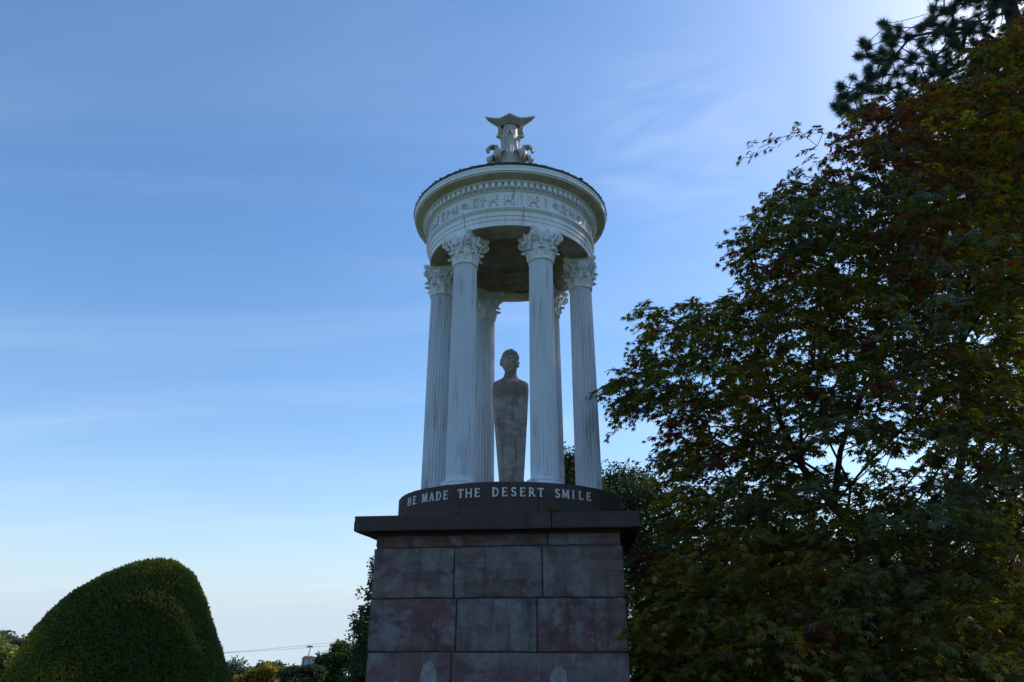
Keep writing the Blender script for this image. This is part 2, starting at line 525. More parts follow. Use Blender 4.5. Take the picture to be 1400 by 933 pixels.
# small bed mould under the cornice (one per side)
b = MB()
b.lathe([(W*1.4142+0.004, Z(0.925)), (W*1.4142+0.05, Z(0.9545)), (W*1.4142-0.05, Z(0.9545)), (W*1.4142-0.05, Z(0.925))], 4, True, a0=pi/4)
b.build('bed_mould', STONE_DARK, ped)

def patch(cx, z0, z1, w0, seedv):
    """a thin skin of old render left on the stone face"""
    r = random.Random(seedv); n = 22; vs = []; 
    for i in range(n):
        a = 2*pi*i/n
        rx = w0 * (0.75 + 0.4*r.random()); rz = (z1-z0)/2 * (0.85 + 0.3*r.random())
        vs.append((cx + rx*cos(a)*(1 if sin(a) < 0 else 0.72), (z0+z1)/2 + rz*sin(a)))
    yf = -W - 0.006; yb = -W + 0.01
    V = [(x, yf, z) for x, z in vs] + [(x, yb, z) for x, z in vs] + [(cx, yf-0.002, (z0+z1)/2)]
    Fc = [(2*n, (i+1) % n, i) for i in range(n)] + [(i, (i+1) % n, n+(i+1) % n, n+i) for i in range(n)]
    MB().add(V, Fc).build('render_patch', SALT, ped, smooth=30)
patch(-0.67, Z(-0.66), Z(-0.30), 0.125, 3)
patch(0.63, Z(-0.62), Z(-0.33), 0.11, 5)

# drum with the lettering
RD = 1.40; ZD0, ZD1 = Z(1.118), Z(1.479)
drum = MB().lathe([(RD-0.03, ZD0), (RD-0.03, ZD1-0.012), (0.0, ZD1-0.008)], 96).build('drum', MORTAR, mon, smooth=40)
nst = 10
for k in range(nst):
    a0 = radians(-23.5) + DELTA * 1 + k * 2*pi/nst + 0.0022; a1 = a0 + 2*pi/nst - 0.0044
    gr = []; na = 14
    prof = [(RD-0.2, ZD0), (RD+0.022, ZD0), (RD+0.022, ZD0+0.045), (RD+0.004, ZD0+0.062), (RD, ZD0+0.075), (RD, ZD1-0.02), (RD-0.012, ZD1-0.004), (RD-0.03, ZD1), (RD-0.2, ZD1)]
    mb = MB(); vs = []
    for i in range(na+1):
        a = a0 + (a1-a0)*i/na
        for (r, z) in prof:
            rr = r + random.uniform(-0.003, 0.003)
            vs.append((rr*sin(a), -rr*cos(a), z + random.uniform(-0.003, 0.003)))
    m_ = len(prof); fs = []
    for i in range(na):
        for j in range(m_-1):
            q = i*m_+j
            fs.append((q, q+m_, q+m_+1, q+1))
    fs.append(tuple(range(m_))); fs.append(tuple(na*m_+j for j in range(m_))[::-1])
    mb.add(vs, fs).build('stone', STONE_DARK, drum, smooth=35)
# paving inside the drum edge
MB().lathe([(RD-0.19, ZD1-0.002), (0, ZD1-0.0025)], 64).build('floor_slab', STONE_DARK, drum)

# letters: strokes with small serifs, on a 1-high cell
def arc(cx, cz, rx, rz, a0, a1, n=10):
    return [(cx + rx*cos(radians(a0 + (a1-a0)*i/n)), cz + rz*sin(radians(a0 + (a1-a0)*i/n))) for i in range(n+1)]
TH, TN = 0.19, 0.125
def serif(x, z, w=0.34): return ([(x-w/2*.88, z), (x+w/2*.88, z)], 0.07)
GL = {
 'H': (0.94, [([(.17,0),(.17,1)],.165), ([(.75,0),(.75,1)],.165), ([(.17,.5),(.75,.5)],.12), serif(.17,.04,.27), serif(.17,.96,.27), serif(.75,.04,.27), serif(.75,.96,.27)]),
 'E': (0.74, [([(.2,0),(.2,1)],TH), ([(.1,.94),(.66,.94)],TN), ([(.1,.06),(.69,.06)],TN), ([(.2,.52),(.55,.52)],TN), ([(.64,.80),(.64,.96)],.09), ([(.67,.04),(.67,.22)],.09), ([(.54,.43),(.54,.61)],.08)]),
 'M': (1.06, [([(.16,0),(.2,1)],TN), ([(.9,0),(.86,1)],TH), ([(.22,.98),(.53,.1)],TH), ([(.53,.1),(.84,.98)],TN), serif(.16,.04,.28), serif(.9,.04,.32), serif(.16,.96,.24), serif(.9,.96,.24)]),
 'A': (0.9, [([(.14,0),(.44,1)],TN), ([(.44,1),(.76,0)],TH), ([(.25,.33),(.64,.33)],.11), serif(.14,.04,.28), serif(.76,.04,.3)]),
 'D': (0.88, [([(.2,0),(.2,1)],TH), ([(.1,.95)]+arc(.32,.5,.42,.45,90,-90,12)+[(.1,.05)],.15)]),
 'T': (0.78, [([(.39,0),(.39,1)],TH), ([(.06,.94),(.72,.94)],TN), ([(.08,.78),(.08,.96)],.09), ([(.7,.78),(.7,.96)],.09), serif(.39,.04)]),
 'S': (0.68, [(arc(.34,.73,.22,.21,25,180,8)+arc(.34,.73,.22,.22,200,270,4)[0:0]+[(.14,.68),(.22,.56),(.46,.44)]+arc(.34,.27,.23,.21,20,-150,9),.17), ([(.54,.76),(.56,.95)],.08), ([(.11,.04),(.12,.26)],.08)]),
 'R': (0.86, [([(.2,0),(.2,1)],TH), ([(.1,.95)]+arc(.36,.73,.24,.22,90,-90,9)+[(.2,.5)],.14), ([(.42,.5),(.74,.03)],.19), serif(.2,.04), serif(.76,.04,.2)]),
 'I': (0.42, [([(.21,0),(.21,1)],TH), serif(.21,.04), serif(.21,.96)]),
 'L': (0.72, [([(.2,0),(.2,1)],TH), ([(.1,.06),(.66,.06)],TN), ([(.65,.04),(.65,.24)],.09), serif(.2,.96)]),
}
def place_letter(ch, px_c, h, zc, adv_px):
    wcell, strokes = GL[ch]
    # angle on the drum whose photo position is px_c
    th = px_c
    mb = MB(); sx = h * 0.97
    for k, (pts, wd) in enumerate(strokes):
        dp = 0.010 + 0.0006 * k
        P = [Vector((p[0]-wcell/2+0.02, p[1]-0.5)) for p in pts]
        L_ = []; R2 = []
        for i, p in enumerate(P):
            t = (P[min(i+1, len(P)-1)] - P[max(i-1, 0)])
            t = t.normalized() if t.length > 1e-6 else Vector((1, 0))
            nn = Vector((-t.y, t.x)) * wd / 2
            L_.append(p + nn); R2.append(p - nn)
        n = len(P)
        def w3(q, r):
            a = th + q.x * sx / RD
            return (r*sin(a), -r*cos(a), zc + q.y * h)
        vs = [w3(q, RD+dp) for q in L_] + [w3(q, RD+dp) for q in R2] + [w3(q, RD-0.01) for q in L_] + [w3(q, RD-0.01) for q in R2]
        fs = []
        for i in range(n-1):
            fs += [(i, i+1, n+i+1, n+i), (2*n+i, 3*n+i, 3*n+i+1, 2*n+i+1), (i, 2*n+i, 2*n+i+1, i+1), (n+i, n+i+1, 3*n+i+1, 3*n+i)]
        fs += [(0, n, 3*n, 2*n), (n-1, 2*n-1+0, 4*n-1, 3*n-1)]
        mb.add(vs, fs)
    mb.build('letter', LETTER, drum)
LH = 0.097; LZ = Z(1.362)
def drum_angle(px, z):
    """angle on the drum (in the monument's own frame) that lies at photo column px"""
    best = None
    for i in range(-900, 901):
        a = i * 0.1 * pi / 180
        q = to_px([RD*sin(a), -RD*cos(a), z])[0]
        if best is None or abs(q[0]-px) < best[0]:
            best = (abs(q[0]-px), a)
    return best[1] + DELTA
TEXT = list(zip('HEMADETHEDESERTSMILE', (562.5,569.2,583,592.8,602,611.5,632,643.2,654.5,679.3,691.5,704.3,716,729,741,764,774.7,785.3,795.7,806.2)))
for ch, px in TEXT:
    place_letter(ch, drum_angle(px, LZ), LH, LZ, 0)

# ------------------------------------------------------------------ columns
CB = ZD1                         # foot of the columns
CT = Z(4.42)                     # under the capital
CA = Z(4.851)                    # top of the capital = underside of the architrave
def shaft_mesh():
    nfl = 24; sub = 6; n = nfl*sub
    z0, z1 = 0.115, CT-CB
    rows = [(0.0, 0), (0.012, 0), (0.03, 0.55), (0.055, 0.9), (0.08, 1)] + [(0.1 + (z1-z0-0.2)*k/9, 1) for k in range(10)] + [(z1-z0-0.07, 1), (z1-z0-0.04, .8), (z1-z0-0.02, .45), (z1-z0-0.008, 0), (z1-z0, 0)]
    vs = []
    for (dz, fl) in rows:
        t = dz/(z1-z0)
        R = 0.167 - 0.013*(t**1.35)
        for i in range(n):
            u = (i % sub)/sub
            w = 0.0
            if 0 < u:
                s_ = (u - 0.5)/0.45
                w = sqrt(max(0, 1 - s_*s_)) if abs(s_) < 1 else 0
            r = R - fl*0.024*w
            a = 2*pi*i/n
            vs.append((r*sin(a), -r*cos(a), z0+dz))
    fs = []
    for j in range(len(rows)-1):
        for i in range(n):
            i2 = (i+1) % n
            fs.append((j*n+i, j*n+i2, (j+1)*n+i2, (j+1)*n+i))
    return MB().add(vs, fs).mesh('column', 32)
SHAFT = shaft_mesh()
BASE = MB().lathe([(0.0,-0.004),(0.232,-0.004),(0.236,0.008),(0.240,0.022),(0.240,0.036),(0.232,0.048),(0.212,0.054),(0.208,0.062),(0.214,0.070),(0.217,0.080),(0.213,0.091),(0.195,0.099),(0.180,0.104),(0.171,0.118),(0.1,0.118)], 48).mesh('base', 40)
ASTR = MB().lathe([(0.10,-0.012),(0.154,-0.012),(0.166,-0.006),(0.170,0.002),(0.166,0.010),(0.154,0.015),(0.10,0.015)], 40).mesh('astragal', 50)
HC = CA - CT
BELL = MB().lathe([(0.14,0.0),(0.148,0.02),(0.146,0.12),(0.152,0.22),(0.172,0.30),(0.205,0.352),(0.208,0.366),(0.1,0.366)], 40).mesh('bell', 40)
def leaf_mesh(path, wid, thick=0.012, lobes=3, name='acanthus_leaf', mid=0.5):
    """path of (r, z), curled; lobed outline; leaf faces -Y"""
    grid = []
    m = len(path); n = 7
    for i, (r, z) in enumerate(path):
        t = i/(m-1)
        w = wid * (0.75 + 0.35*sin(pi*min(1, t*1.1))) * (1 - 0.75*t**5) * (1 + 0.16*cos(2*pi*lobes*t))
        row = []
        for j in range(n):
            u = (j/(n-1) - 0.5)*2
            cup = 0.20*wid*abs(u)**1.6 * mid * 2 - 0.05*wid*(1 - abs(u))
            a = u*w/2/max(r, 0.08)
            rr = r - cup + (0.012 if j % 2 else 0)
            row.append((rr*sin(a), -rr*cos(a), z - 0.10*wid*abs(u)*t))
        grid.append(row)
    return MB().sheet(grid, thick).mesh(name, 50)
LF_LO = leaf_mesh([(0.150,0.012),(0.158,0.05),(0.166,0.09),(0.180,0.125),(0.204,0.148),(0.226,0.146),(0.234,0.128)], 0.105)
LF_UP = leaf_mesh([(0.150,0.10),(0.158,0.15),(0.168,0.20),(0.186,0.24),(0.214,0.262),(0.238,0.258),(0.246,0.238)], 0.10)
def spiral(cx, cz, r0, turns, a0, sgn, n=22, shrink=0.82):
    out = []
    for i in range(n+1):
        t = i/n
        r = r0*(1 - shrink*t)
        a = a0 + sgn*turns*2*pi*t
        out.append((cx + r*cos(a), cz + r*sin(a)))
    return out
def volute_mesh():
    mb = MB()
    sp = [(0.165,0.20),(0.19,0.25),(0.225,0.30)] + spiral(0.262,0.300,0.050,1.35,radians(115),-1)
    for sa in (-1, 1):
        pts = []
        for k, (r, z) in enumerate(sp):
            t = min(1, k/5)
            off = sa*(0.075*(1-t) + 0.012)
            pts.append((off, -r, z))
        rad = [0.013 if k < len(sp)-6 else 0.013*(len(sp)-k)/7+0.003 for k in range(len(sp))]
        mb.tube(pts, rad, 6)
    mb.add([(x, -0.262+0.012*y, 0.300+0.018*z) for x in (-.03,.03) for y, z in ((1,0),(0,1),(-1,0),(0,-1))], [(0,1,2,3),(7,6,5,4),(0,4,5,1),(1,5,6,2),(2,6,7,3),(3,7,4,0)])
    return mb.mesh('volute', 50)
VOL = volute_mesh()
def helix_mesh():
    mb = MB()
    for sa in (-1, 1):
        sp = [(0.085,0.20),(0.080,0.25)] + spiral(0.046,0.285,0.036,1.2,radians(20),1)
        pts = [(sa*x, -(0.178 + (z-0.2)*0.28), z) for x, z in sp]
        mb.tube(pts, 0.0095, 5)
    mb.tube([(0,-0.19,0.24),(0,-0.20,0.30),(0,-0.215,0.345),(0,-0.238,0.385)], [0.010,0.014,0.024,0.014], 7)
    return mb.mesh('helix', 50)
HEL = helix_mesh()
def abacus_mesh():
    pts = []
    for c in range(4):
        a = pi/4 + c*pi/2
        C0 = Vector((sin(a), -cos(a)))*0.335
        a2 = a + pi/2
        C1 = Vector((sin(a2), -cos(a2)))*0.335
        t = (C1-C0).normalized()
        P0 = C0 + t*0.028; P1 = C1 - t*0.028
        mid = (P0+P1)/2; inn = -mid.normalized()
        for i in range(9):
            u = i/8
            pts.append(P0.lerp(P1, u) + inn*0.062*(1-(2*u-1)**2))
    n = len(pts)
    mb = MB(); vs = []
    for (k, z) in ((0.90, 0.366), (0.965, 0.384), (0.975, 0.394), (1.0, 0.400), (1.0, HC+0.001)):
        vs += [(p.x*k, p.y*k, z) for p in pts]
    fs = [(j*n+i, j*n+(i+1) % n, (j+1)*n+(i+1) % n, (j+1)*n+i) for j in range(4) for i in range(n)]
    fs.append(tuple(range(n))[::-1]); fs.append(tuple(4*n+i for i in range(n)))
    return mb.add(vs, fs).mesh('abacus', 30)
ABA = abacus_mesh()
for k in range(6):
    a = radians(30 + 60*k)
    c = link('column', SHAFT, PAINT, mon)
    c.location = (sin(a), -cos(a), CB)
    c.rotation_euler = (0, 0, a)
    def sub(name, me, z=0.0, rz=0.0, mat=PAINT_TOP):
        s = link(name, me, mat, c)
        s.location = (0, 0, z); s.rotation_euler = (0, 0, rz)
    sub('base', BASE, 0, 0, PAINT)
    h = CT - CB
    sub('astragal', ASTR, h); sub('bell', BELL, h); sub('abacus', ABA, h)
    for q in range(8):
        sub('acanthus_leaf', LF_LO, h, q*pi/4 + pi/8)
        sub('acanthus_leaf', LF_UP, h, q*pi/4)
    for q in range(4):
        sub('volute', VOL, h, pi/4 + q*pi/2)
        sub('helix', HEL, h, q*pi/2)

# ------------------------------------------------------------------ entablature
z = Z
arch = MB().lathe([(0.83, z(4.852)), (1.162, z(4.852)), (1.164, z(4.925)), (1.174, z(4.929)), (1.176, z(4.984)), (1.186, z(4.988)), (1.188, z(5.045)),
     (1.196, z(5.055)), (1.214, z(5.070)), (1.226, z(5.088)), (1.226, z(5.108)), (1.186, z(5.114)), (1.0, z(5.114))], 128).build('architrave', PAINT_TOP, mon, smooth=25)
MB().lathe([(0.845, z(4.8515)), (0.86, z(4.8475)), (1.13, z(4.8475)), (1.145, z(4.8515))], 96).build('soffit', SOFFIT, arch, smooth=25)
frz = MB().lathe([(1.0, z(5.1145)), (1.178, z(5.1145)), (1.178, z(5.352)), (1.186, z(5.358)), (1.198, z(5.366)), (1.204, z(5.378)), (1.21, z(5.384)), (1.0, z(5.384))], 128).build('frieze', PAINT_TOP, mon, smooth=25)
cor = MB().lathe([(1.0, z(5.3845)), (1.212, z(5.3845)), (1.214, z(5.452)), (1.272, z(5.456)), (1.285, z(5.470)), (1.300, z(5.480)), (1.385, z(5.512)), (1.392, z(5.530)), (1.408, z(5.534)), (1.410, z(5.570)), (1.418, z(5.584)), (1.420, z(5.606)), (1.0, z(5.620))], 160).build('cornice', PAINT_TOP, mon, smooth=25)
MB().lathe([(1.290, z(5.4715)), (1.302, z(5.4785)), (1.383, z(5.5085)), (1.390, z(5.516))], 160).build('cornice_soffit', SOFFIT, cor, smooth=60)
d = MB(); nd = 92
for i in range(nd):
    a = 2*pi*i/nd; hw = 0.0245
    vs = []
    for r in (1.20, 1.262):
        for (du, zz) in ((-hw, z(5.386)), (hw, z(5.386)), (hw, z(5.4545)), (-hw, z(5.4545))):
            aa = a + du/r
            vs.append((r*sin(aa), -r*cos(aa), zz))
    d.add(vs, [(0,1,2,3),(4,7,6,5),(0,4,5,1),(1,5,6,2),(2,6,7,3),(3,7,4,0)])
d.build('dentil_band', PAINT_TOP, cor, kind='stuff')
# frieze reliefs: little figures, beasts and scrolls
def relief(kind):
    mb = MB(); zc = z(5.236)
    R0 = 1.180
    def P(u, w, d_=0.0): 
        a = u/R0
        return ((R0+d_)*sin(a), -(R0+d_)*cos(a), zc + w)
    def st(pts, r): mb.tube([P(p[0], p[1], 0.006) for p in pts], r, 6)
    def ball(u, w, r):
        n = 7; vs = []; fs = []
        for j in range(4):
            ph = j/3*pi/2
            for i in range(n):
                q = 2*pi*i/n
                vs.append(P(u + r*cos(ph)*cos(q), w + r*cos(ph)*sin(q), r*0.9*sin(ph)))
        for j in range(3):
            for i in range(n):
                fs.append((j*n+i, j*n+(i+1) % n, (j+1)*n+(i+1) % n, (j+1)*n+i))
        mb.add(vs, fs)
    if kind == 0:    # standing figure
        ball(0.0, 0.072, 0.015); st([(0,.055),(.004,.0),(-.006,-.03)], [.016,.022,.014]); st([(-.006,-.03),(-.022,-.085)], .011); st([(-.002,-.03),(.018,-.06),(.014,-.09)], .011)
        st([(0,.04),(-.032,.02),(-.036,.06)], .008); st([(.004,.04),(.036,.03),(.05,.0)], .008)
    elif kind == 1:  # an arch of scrolls with knobs above it
        st([(-.055,-.088),(-.05,-.035),(-.012,-.012),(.028,-.03),(.042,-.088)], [.010,.013,.014,.013,.010]); ball(.045,.066,.019); ball(.05,.018,.017); ball(-.05,.052,.013); ball(-.062,.004,.012)
        st([(.03,.075),(.05,.04),(.034,.0)], .007); st([(-.075,-.09),(-.03,-.088)], .007); st([(.03,-.09),(.08,-.087)], .007); ball(-.005,.02,.012)
    elif kind == 2:  # figure with raised arms
        ball(.0, .07, .014); st([(0,.055),(-.004,.0),(.0,-.035)], [.014,.021,.013]); st([(0,-.03),(-.016,-.09)], .01); st([(0,-.03),(.03,-.055),(.034,-.09)], .01)
        st([(-.002,.04),(-.03,.062),(-.046,.082)], .007); st([(.002,.04),(.03,.05),(.05,.08)], .007); st([(.05,-.09),(.05,.085)], .005)
    elif kind == 3:  # scroll
        sp = spiral(0, -.01, .055, 1.4, radians(200), -1, 20, .8)
        st([(u, w) for u, w in sp], .009); st([(.05,-.05),(.085,-.07),(.1,-.04)], .008)
    elif kind == 4:  # torch
        st([(.008,-.085),(-.006,.07)], [.005,.011]); ball(-.008, .082, .010)
    else:            # seated group
        ball(-.035,.05,.014); st([(-.035,.035),(-.03,-.02),(.01,-.03),(.012,-.085)], [.015,.02,.014,.01]); ball(.04,.06,.013); st([(.04,.045),(.045,.0),(.035,-.09)], [.013,.019,.011]); st([(.05,-.03),(.075,-.085)], .009)
        st([(-.06,-.085),(.09,-.088)], .007)
    return mb.mesh('relief_figure', 60)
REL = [relief(k) for k in range(6)]
RELM = make_paint('grimy_relief_paint', 0.7, (0.62, 0.645, 0.67))
seq = [1, 4, 1, 4, 3, 0, 5, 3, 0, 1, 2, 5, 4, 3, 0, 2, 5, 1, 0, 3, 4, 2, 1, 5, 0, 3, 2, 4, 5, 2, 0, 1, 2, 0, 3, 5, 0]
seq = seq + [2, 0, 3, 5, 1, 2, 0, 5, 3, 2, 0, 1]
wdt = {0:.12, 1:.22, 2:.14, 3:.19, 4:.15, 5:.19}
tot = sum(wdt[k] for k in seq); pos = 0.0
for k in seq:
    a = 2*pi*(pos + wdt[k]/2)/tot; pos += wdt[k]
    s = link('relief_figure', REL[k], RELM, frz)
    s.rotation_euler = (0, 0, a + DELTA - 0.10); s.scale = (1, 1, 1)
# rust streak joints between the cast plates of the entablature
RST = plain('rust', (0.28, 0.14, 0.045), 0.9)
for a_ in (2.3, 8.2, -31, 62, 118, 180, -95, -140):
    a = radians(a_) + DELTA
    mb = MB(); 
    hw = 0.0035/1.19
    if abs(a_ - 2.3) < .1:
        prof = [(1.181, z(5.13)), (1.181, z(5.35)), (1.21, z(5.372)), (1.215, z(5.384))]
    else:
        prof = [(1.1655, z(4.856)), (1.1675, z(4.925)), (1.178, z(4.93)), (1.180, z(4.984)), (1.190, z(4.99)), (1.192, z(5.045)), (1.229, z(5.09)), (1.2285, z(5.106))]
    vs = []
    for (r, zz) in prof:
        j = random.uniform(0.7, 1.5)
        vs += [(r*sin(a-hw*j), -r*cos(a-hw*j), zz), (r*sin(a+hw*j), -r*cos(a+hw*j), zz)]
    mb.add(vs, [(2*i, 2*i+1, 2*i+3, 2*i+2) for i in range(len(prof)-1)])
    mb.build('rust_streak', RST, arch if len(prof) > 5 else frz)
# inner face and ceiling
ceil = MB().lathe([(0.828, z(4.8535)), (0.828, z(4.93)), (0.81, z(4.935)), (0.81, z(5.03)), (0.79, z(5.035)), (0.79, z(5.14)), (0.77, z(5.145)), (0.77, z(5.25)), (0.66, z(5.33)), (0.45, z(5.40)), (0.2, z(5.43)), (0.0, z(5.44))], 96).build('ceiling', SOFFIT, mon, smooth=25)
mb = MB(); vs = []; n = 160
for i in range(n):
    a = 2*pi*i/n
    w0 = z(4.845) + random.uniform(-0.004, 0.004); w1 = z(4.862) + max(0, random.gauss(0.0, 0.014))
    vs += [(0.8255*sin(a), -0.8255*cos(a), w0), (0.8255*sin(a), -0.8255*cos(a), w1), (0.845*sin(a), -0.845*cos(a), w0)]
mb.add(vs, [(3*i, 3*((i+1) % n), 3*((i+1) % n)+1, 3*i+1) for i in range(n)] + [(3*i, 3*i+2, 3*((i+1) % n)+2, 3*((i+1) % n)) for i in range(n)])
mb.build('rusty_edge', RUST, ceil)

# ------------------------------------------------------------------ roof and finial
roof = MB().lathe([(1.0, z(5.6205)), (1.424, z(5.6085)), (1.432, z(5.622)), (1.428, z(5.640)), (1.30, z(5.72)), (1.0, z(5.87)), (0.7, z(6.03)), (0.4, z(6.22)), (0.24, z(6.40)), (0.2, z(6.45)), (0.0, z(6.46))], 144).build('roof', LEAD, mon, smooth=30)
nt = 72
TILE = MB()
gr = []
for i in range(5):
    t = i/4
    gr.append([( (u*0.058*(1-0.85*max(0, t-0.6)/0.4)), -(1.30 + 0.118*t), z(5.726 - 0.082*t) + 0.005*(1-u*u)) for u in (-1, -.5, 0, .5, 1)])
TILE.sheet(gr, 0.012)
TILE = TILE.mesh('roof_tile', 40)
for i in range(nt):
    s = link('roof_tile', TILE, LEAD, roof)
    s.rotation_euler = (0, 0, 2*pi*i/nt + random.uniform(-.01, .01)); s.location = (0, 0, random.uniform(-0.004, 0.006))
# moss and leaf litter caught along the roof edge
mb = MB()
for i in range(230):
    a = random.uniform(0, 2*pi); r = random.uniform(1.405, 1.436); s_ = random.uniform(0.005, 0.016) * (1.9 if random.random() < .10 else 1)
    c0 = Vector((r*sin(a), -r*cos(a), z(5.638) + s_*0.1))
    vs = [c0 + Vector((random.gauss(0, 1), random.gauss(0, 1), abs(random.gauss(0, .8)))).normalized()*s_*random.uniform(.7, 1.2) for _ in range(8)]
    bm = bmesh.new()
    for v in vs: bm.verts.new(v)
    bmesh.ops.convex_hull(bm, input=bm.verts)
    bm.verts.index_update()
    mb.add([v.co[:] for v in bm.verts], [tuple(v.index for v in f.verts) for f in bm.faces]); bm.free()
m_ = M('moss'); MOSS = m_.bsdf(m_.mix(m_.noise(m_.coord(), 20, 5), (0.02, 0.018, 0.012), (0.055, 0.06, 0.02)), 0.95)
mb.build('roof_moss', MOSS, roof, kind='stuff')

FINM = make_paint('weathered_finial_paint', 0.8, (0.42, 0.405, 0.37))
fin = MB().lathe([(0.0, z(6.455)), (0.27, z(6.455)), (0.27, z(6.50)), (0.23, z(6.55)), (0.20, z(6.64)), (0.18, z(6.74)), (0.135, z(6.86)), (0.108, z(6.98)), (0.104, z(7.10)), (0.112, z(7.18)), (0.116, z(7.36)), (0.0, z(7.37))], 40).build('finial', FINM, mon, smooth=30)
# five-pointed flared plate with hollow sides, tips turned up
np_ = 5
PR = [0.265, 0.43, 0.37, 0.37, 0.43]; PZ = [-0.02, 0.05, 0.03, 0.03, 0.05]
u2 = lambda ph: (1-abs(ph-0.5)*2)**2.4
vs = []; na = 60
top = []; 
def plate_pt(a0, k):
    a = a0
    a = (a + pi/np_) % (2*pi); ph = ((a/(2*pi)*np_) % 1.0)      # a point in the middle of each fifth
    kp = int(round(a/(2*pi)*np_ - 0.5)) % np_
    kp = int(a/(2*pi)*np_ + 1e-6) % np_
    rm = 0.215 + (PR[kp]-0.215)*u2(ph)
    t = k/6.0
    r = 0.11 + (rm-0.11)*t if k > 0 else 0.0
    zz = 7.335 + 0.085*t**0.8 + PZ[kp]*max(0, r-0.24)/0.17*u2(ph)
    return Vector((r*sin(a0), -r*cos(a0), z(zz)))
mb = MB(); vs = []
for k in range(1, 7):
    for i in range(na):
        vs.append(plate_pt(2*pi*i/na + 0.02, k))
for i in range(na):
    vs.append(plate_pt(2*pi*i/na + 0.02, 6) + Vector((0, 0, 0.022)))
vs.append(Vector((0, 0, z(7.43))))
fs = [(k*na+i, k*na+(i+1) % na, (k+1)*na+(i+1) % na, (k+1)*na+i) for k in range(6) for i in range(na)]
fs += [(6*na+i, 6*na+(i+1) % na, 7*na) for i in range(na)]
s = mb.add(vs, fs).build('finial_plate', FINM, fin, smooth=35); s.rotation_euler = (0, 0, DELTA-0.03)
# upright cup leaves and curled leaves in two tiers
def curl(path, wid, th=0.018, lobes=2): return leaf_mesh(path, wid, th, lobes, 'acanthus_leaf')
CUP = curl([(0.168,z(6.76)),(0.145,z(6.86)),(0.126,z(6.96)),(0.130,z(7.06)),(0.152,z(7.13)),(0.192,z(7.165)),(0.216,z(7.14))], 0.135)
CUR = curl([(0.17,z(6.70)),(0.185,z(6.80)),(0.215,z(6.89)),(0.26,z(6.955)),(0.32,z(6.965)),(0.355,z(6.92)),(0.36,z(6.86))], 0.15)
CUL = curl([(0.19,z(6.58)),(0.21,z(6.66)),(0.25,z(6.725)),(0.30,z(6.75)),(0.345,z(6.72)),(0.35,z(6.66)),(0.32,z(6.62))], 0.20)
for me, angs in ((CUP, (0, 72, 144, 216, 288)), (CUR, (82, -82, 150, -150)), (CUL, (74, -76, 128, -132, 180, 37, -38))):
    for a_ in angs:
        s = link('acanthus_leaf', me, FINM, fin)
        s.rotation_euler = (0, 0, radians(a_) + DELTA)

# ================================================================== the bust on its tapering pillar
ST_Z = ZD1 - 0.002
st = empty('bust_statue', (0.0, 0, ST_Z), 'grey stone bust of a man on a tapering pillar between the columns', 'statue', rz=radians(4))
H_SH = Z(3.07) - ST_Z            # shoulder height
def rrect(hx, hy, rnd, n=6):
    pts = []
    for cx, cy, a0 in ((1,1,0),(-1,1,90),(-1,-1,180),(1,-1,270)):
        for i in range(n+1):
            a = radians(a0 + 90*i/n)
            pts.append((cx*(hx-rnd) + rnd*cos(a), cy*(hy-rnd) + rnd*sin(a)))
    return pts
def loft(secs):
    """secs: list of (cx, cy, z, hx, hy, round)"""
    n = 28; vs = []
    for (cx, cy, zz, hx, hy, rn) in secs:
        vs += [(cx+x, cy+y, zz) for x, y in rrect(hx, hy, min(rn, hx*.99, hy*.99))]
    fs = [(j*n+i, j*n+(i+1) % n, (j+1)*n+(i+1) % n, (j+1)*n+i) for j in range(len(secs)-1) for i in range(n)]
    fs += [tuple(range(n))[::-1], tuple((len(secs)-1)*n+i for i in range(n))]
    return MB().add(vs, fs)
secs = [(0.014,0,0.0,0.132,0.122,0.014)]
for i in range(1, 12):
    t = i/11
    secs.append((0.014*(1-t), 0, t*(H_SH-0.22), 0.132 + 0.1015*t, 0.122 + 0.052*t, 0.016 + 0.044*t*t))
loft(secs).build('pillar', STATUE, st, smooth=40)
# chest, shoulders and neck
zs = H_SH - 0.2195
bs = [(0,0,zs,0.2335,0.174,0.06),(0,-.005,zs+.05,0.236,0.178,0.07),(0,-.008,zs+.10,0.238,0.180,0.08),(0,-.005,zs+.155,0.238,0.172,0.08),(0,0,zs+.192,0.235,0.158,0.08),(0,0,zs+.212,0.226,0.146,0.09),
      (0,.005,zs+.230,0.207,0.136,0.10),(0,.008,zs+.248,0.182,0.122,0.11),(0,.01,zs+.266,0.152,0.110,0.105),(0,.010,zs+.286,0.122,0.102,0.098),(0,.006,zs+.308,0.101,0.092,0.088),(0,.0,zs+.335,0.089,0.086,0.083),(0.002,-.008,zs+.37,0.081,0.082,0.08),(0.004,-.012,zs+.42,0.082,0.084,0.08)]
bust = loft(bs).build('bust', STATUE, st, smooth=60)
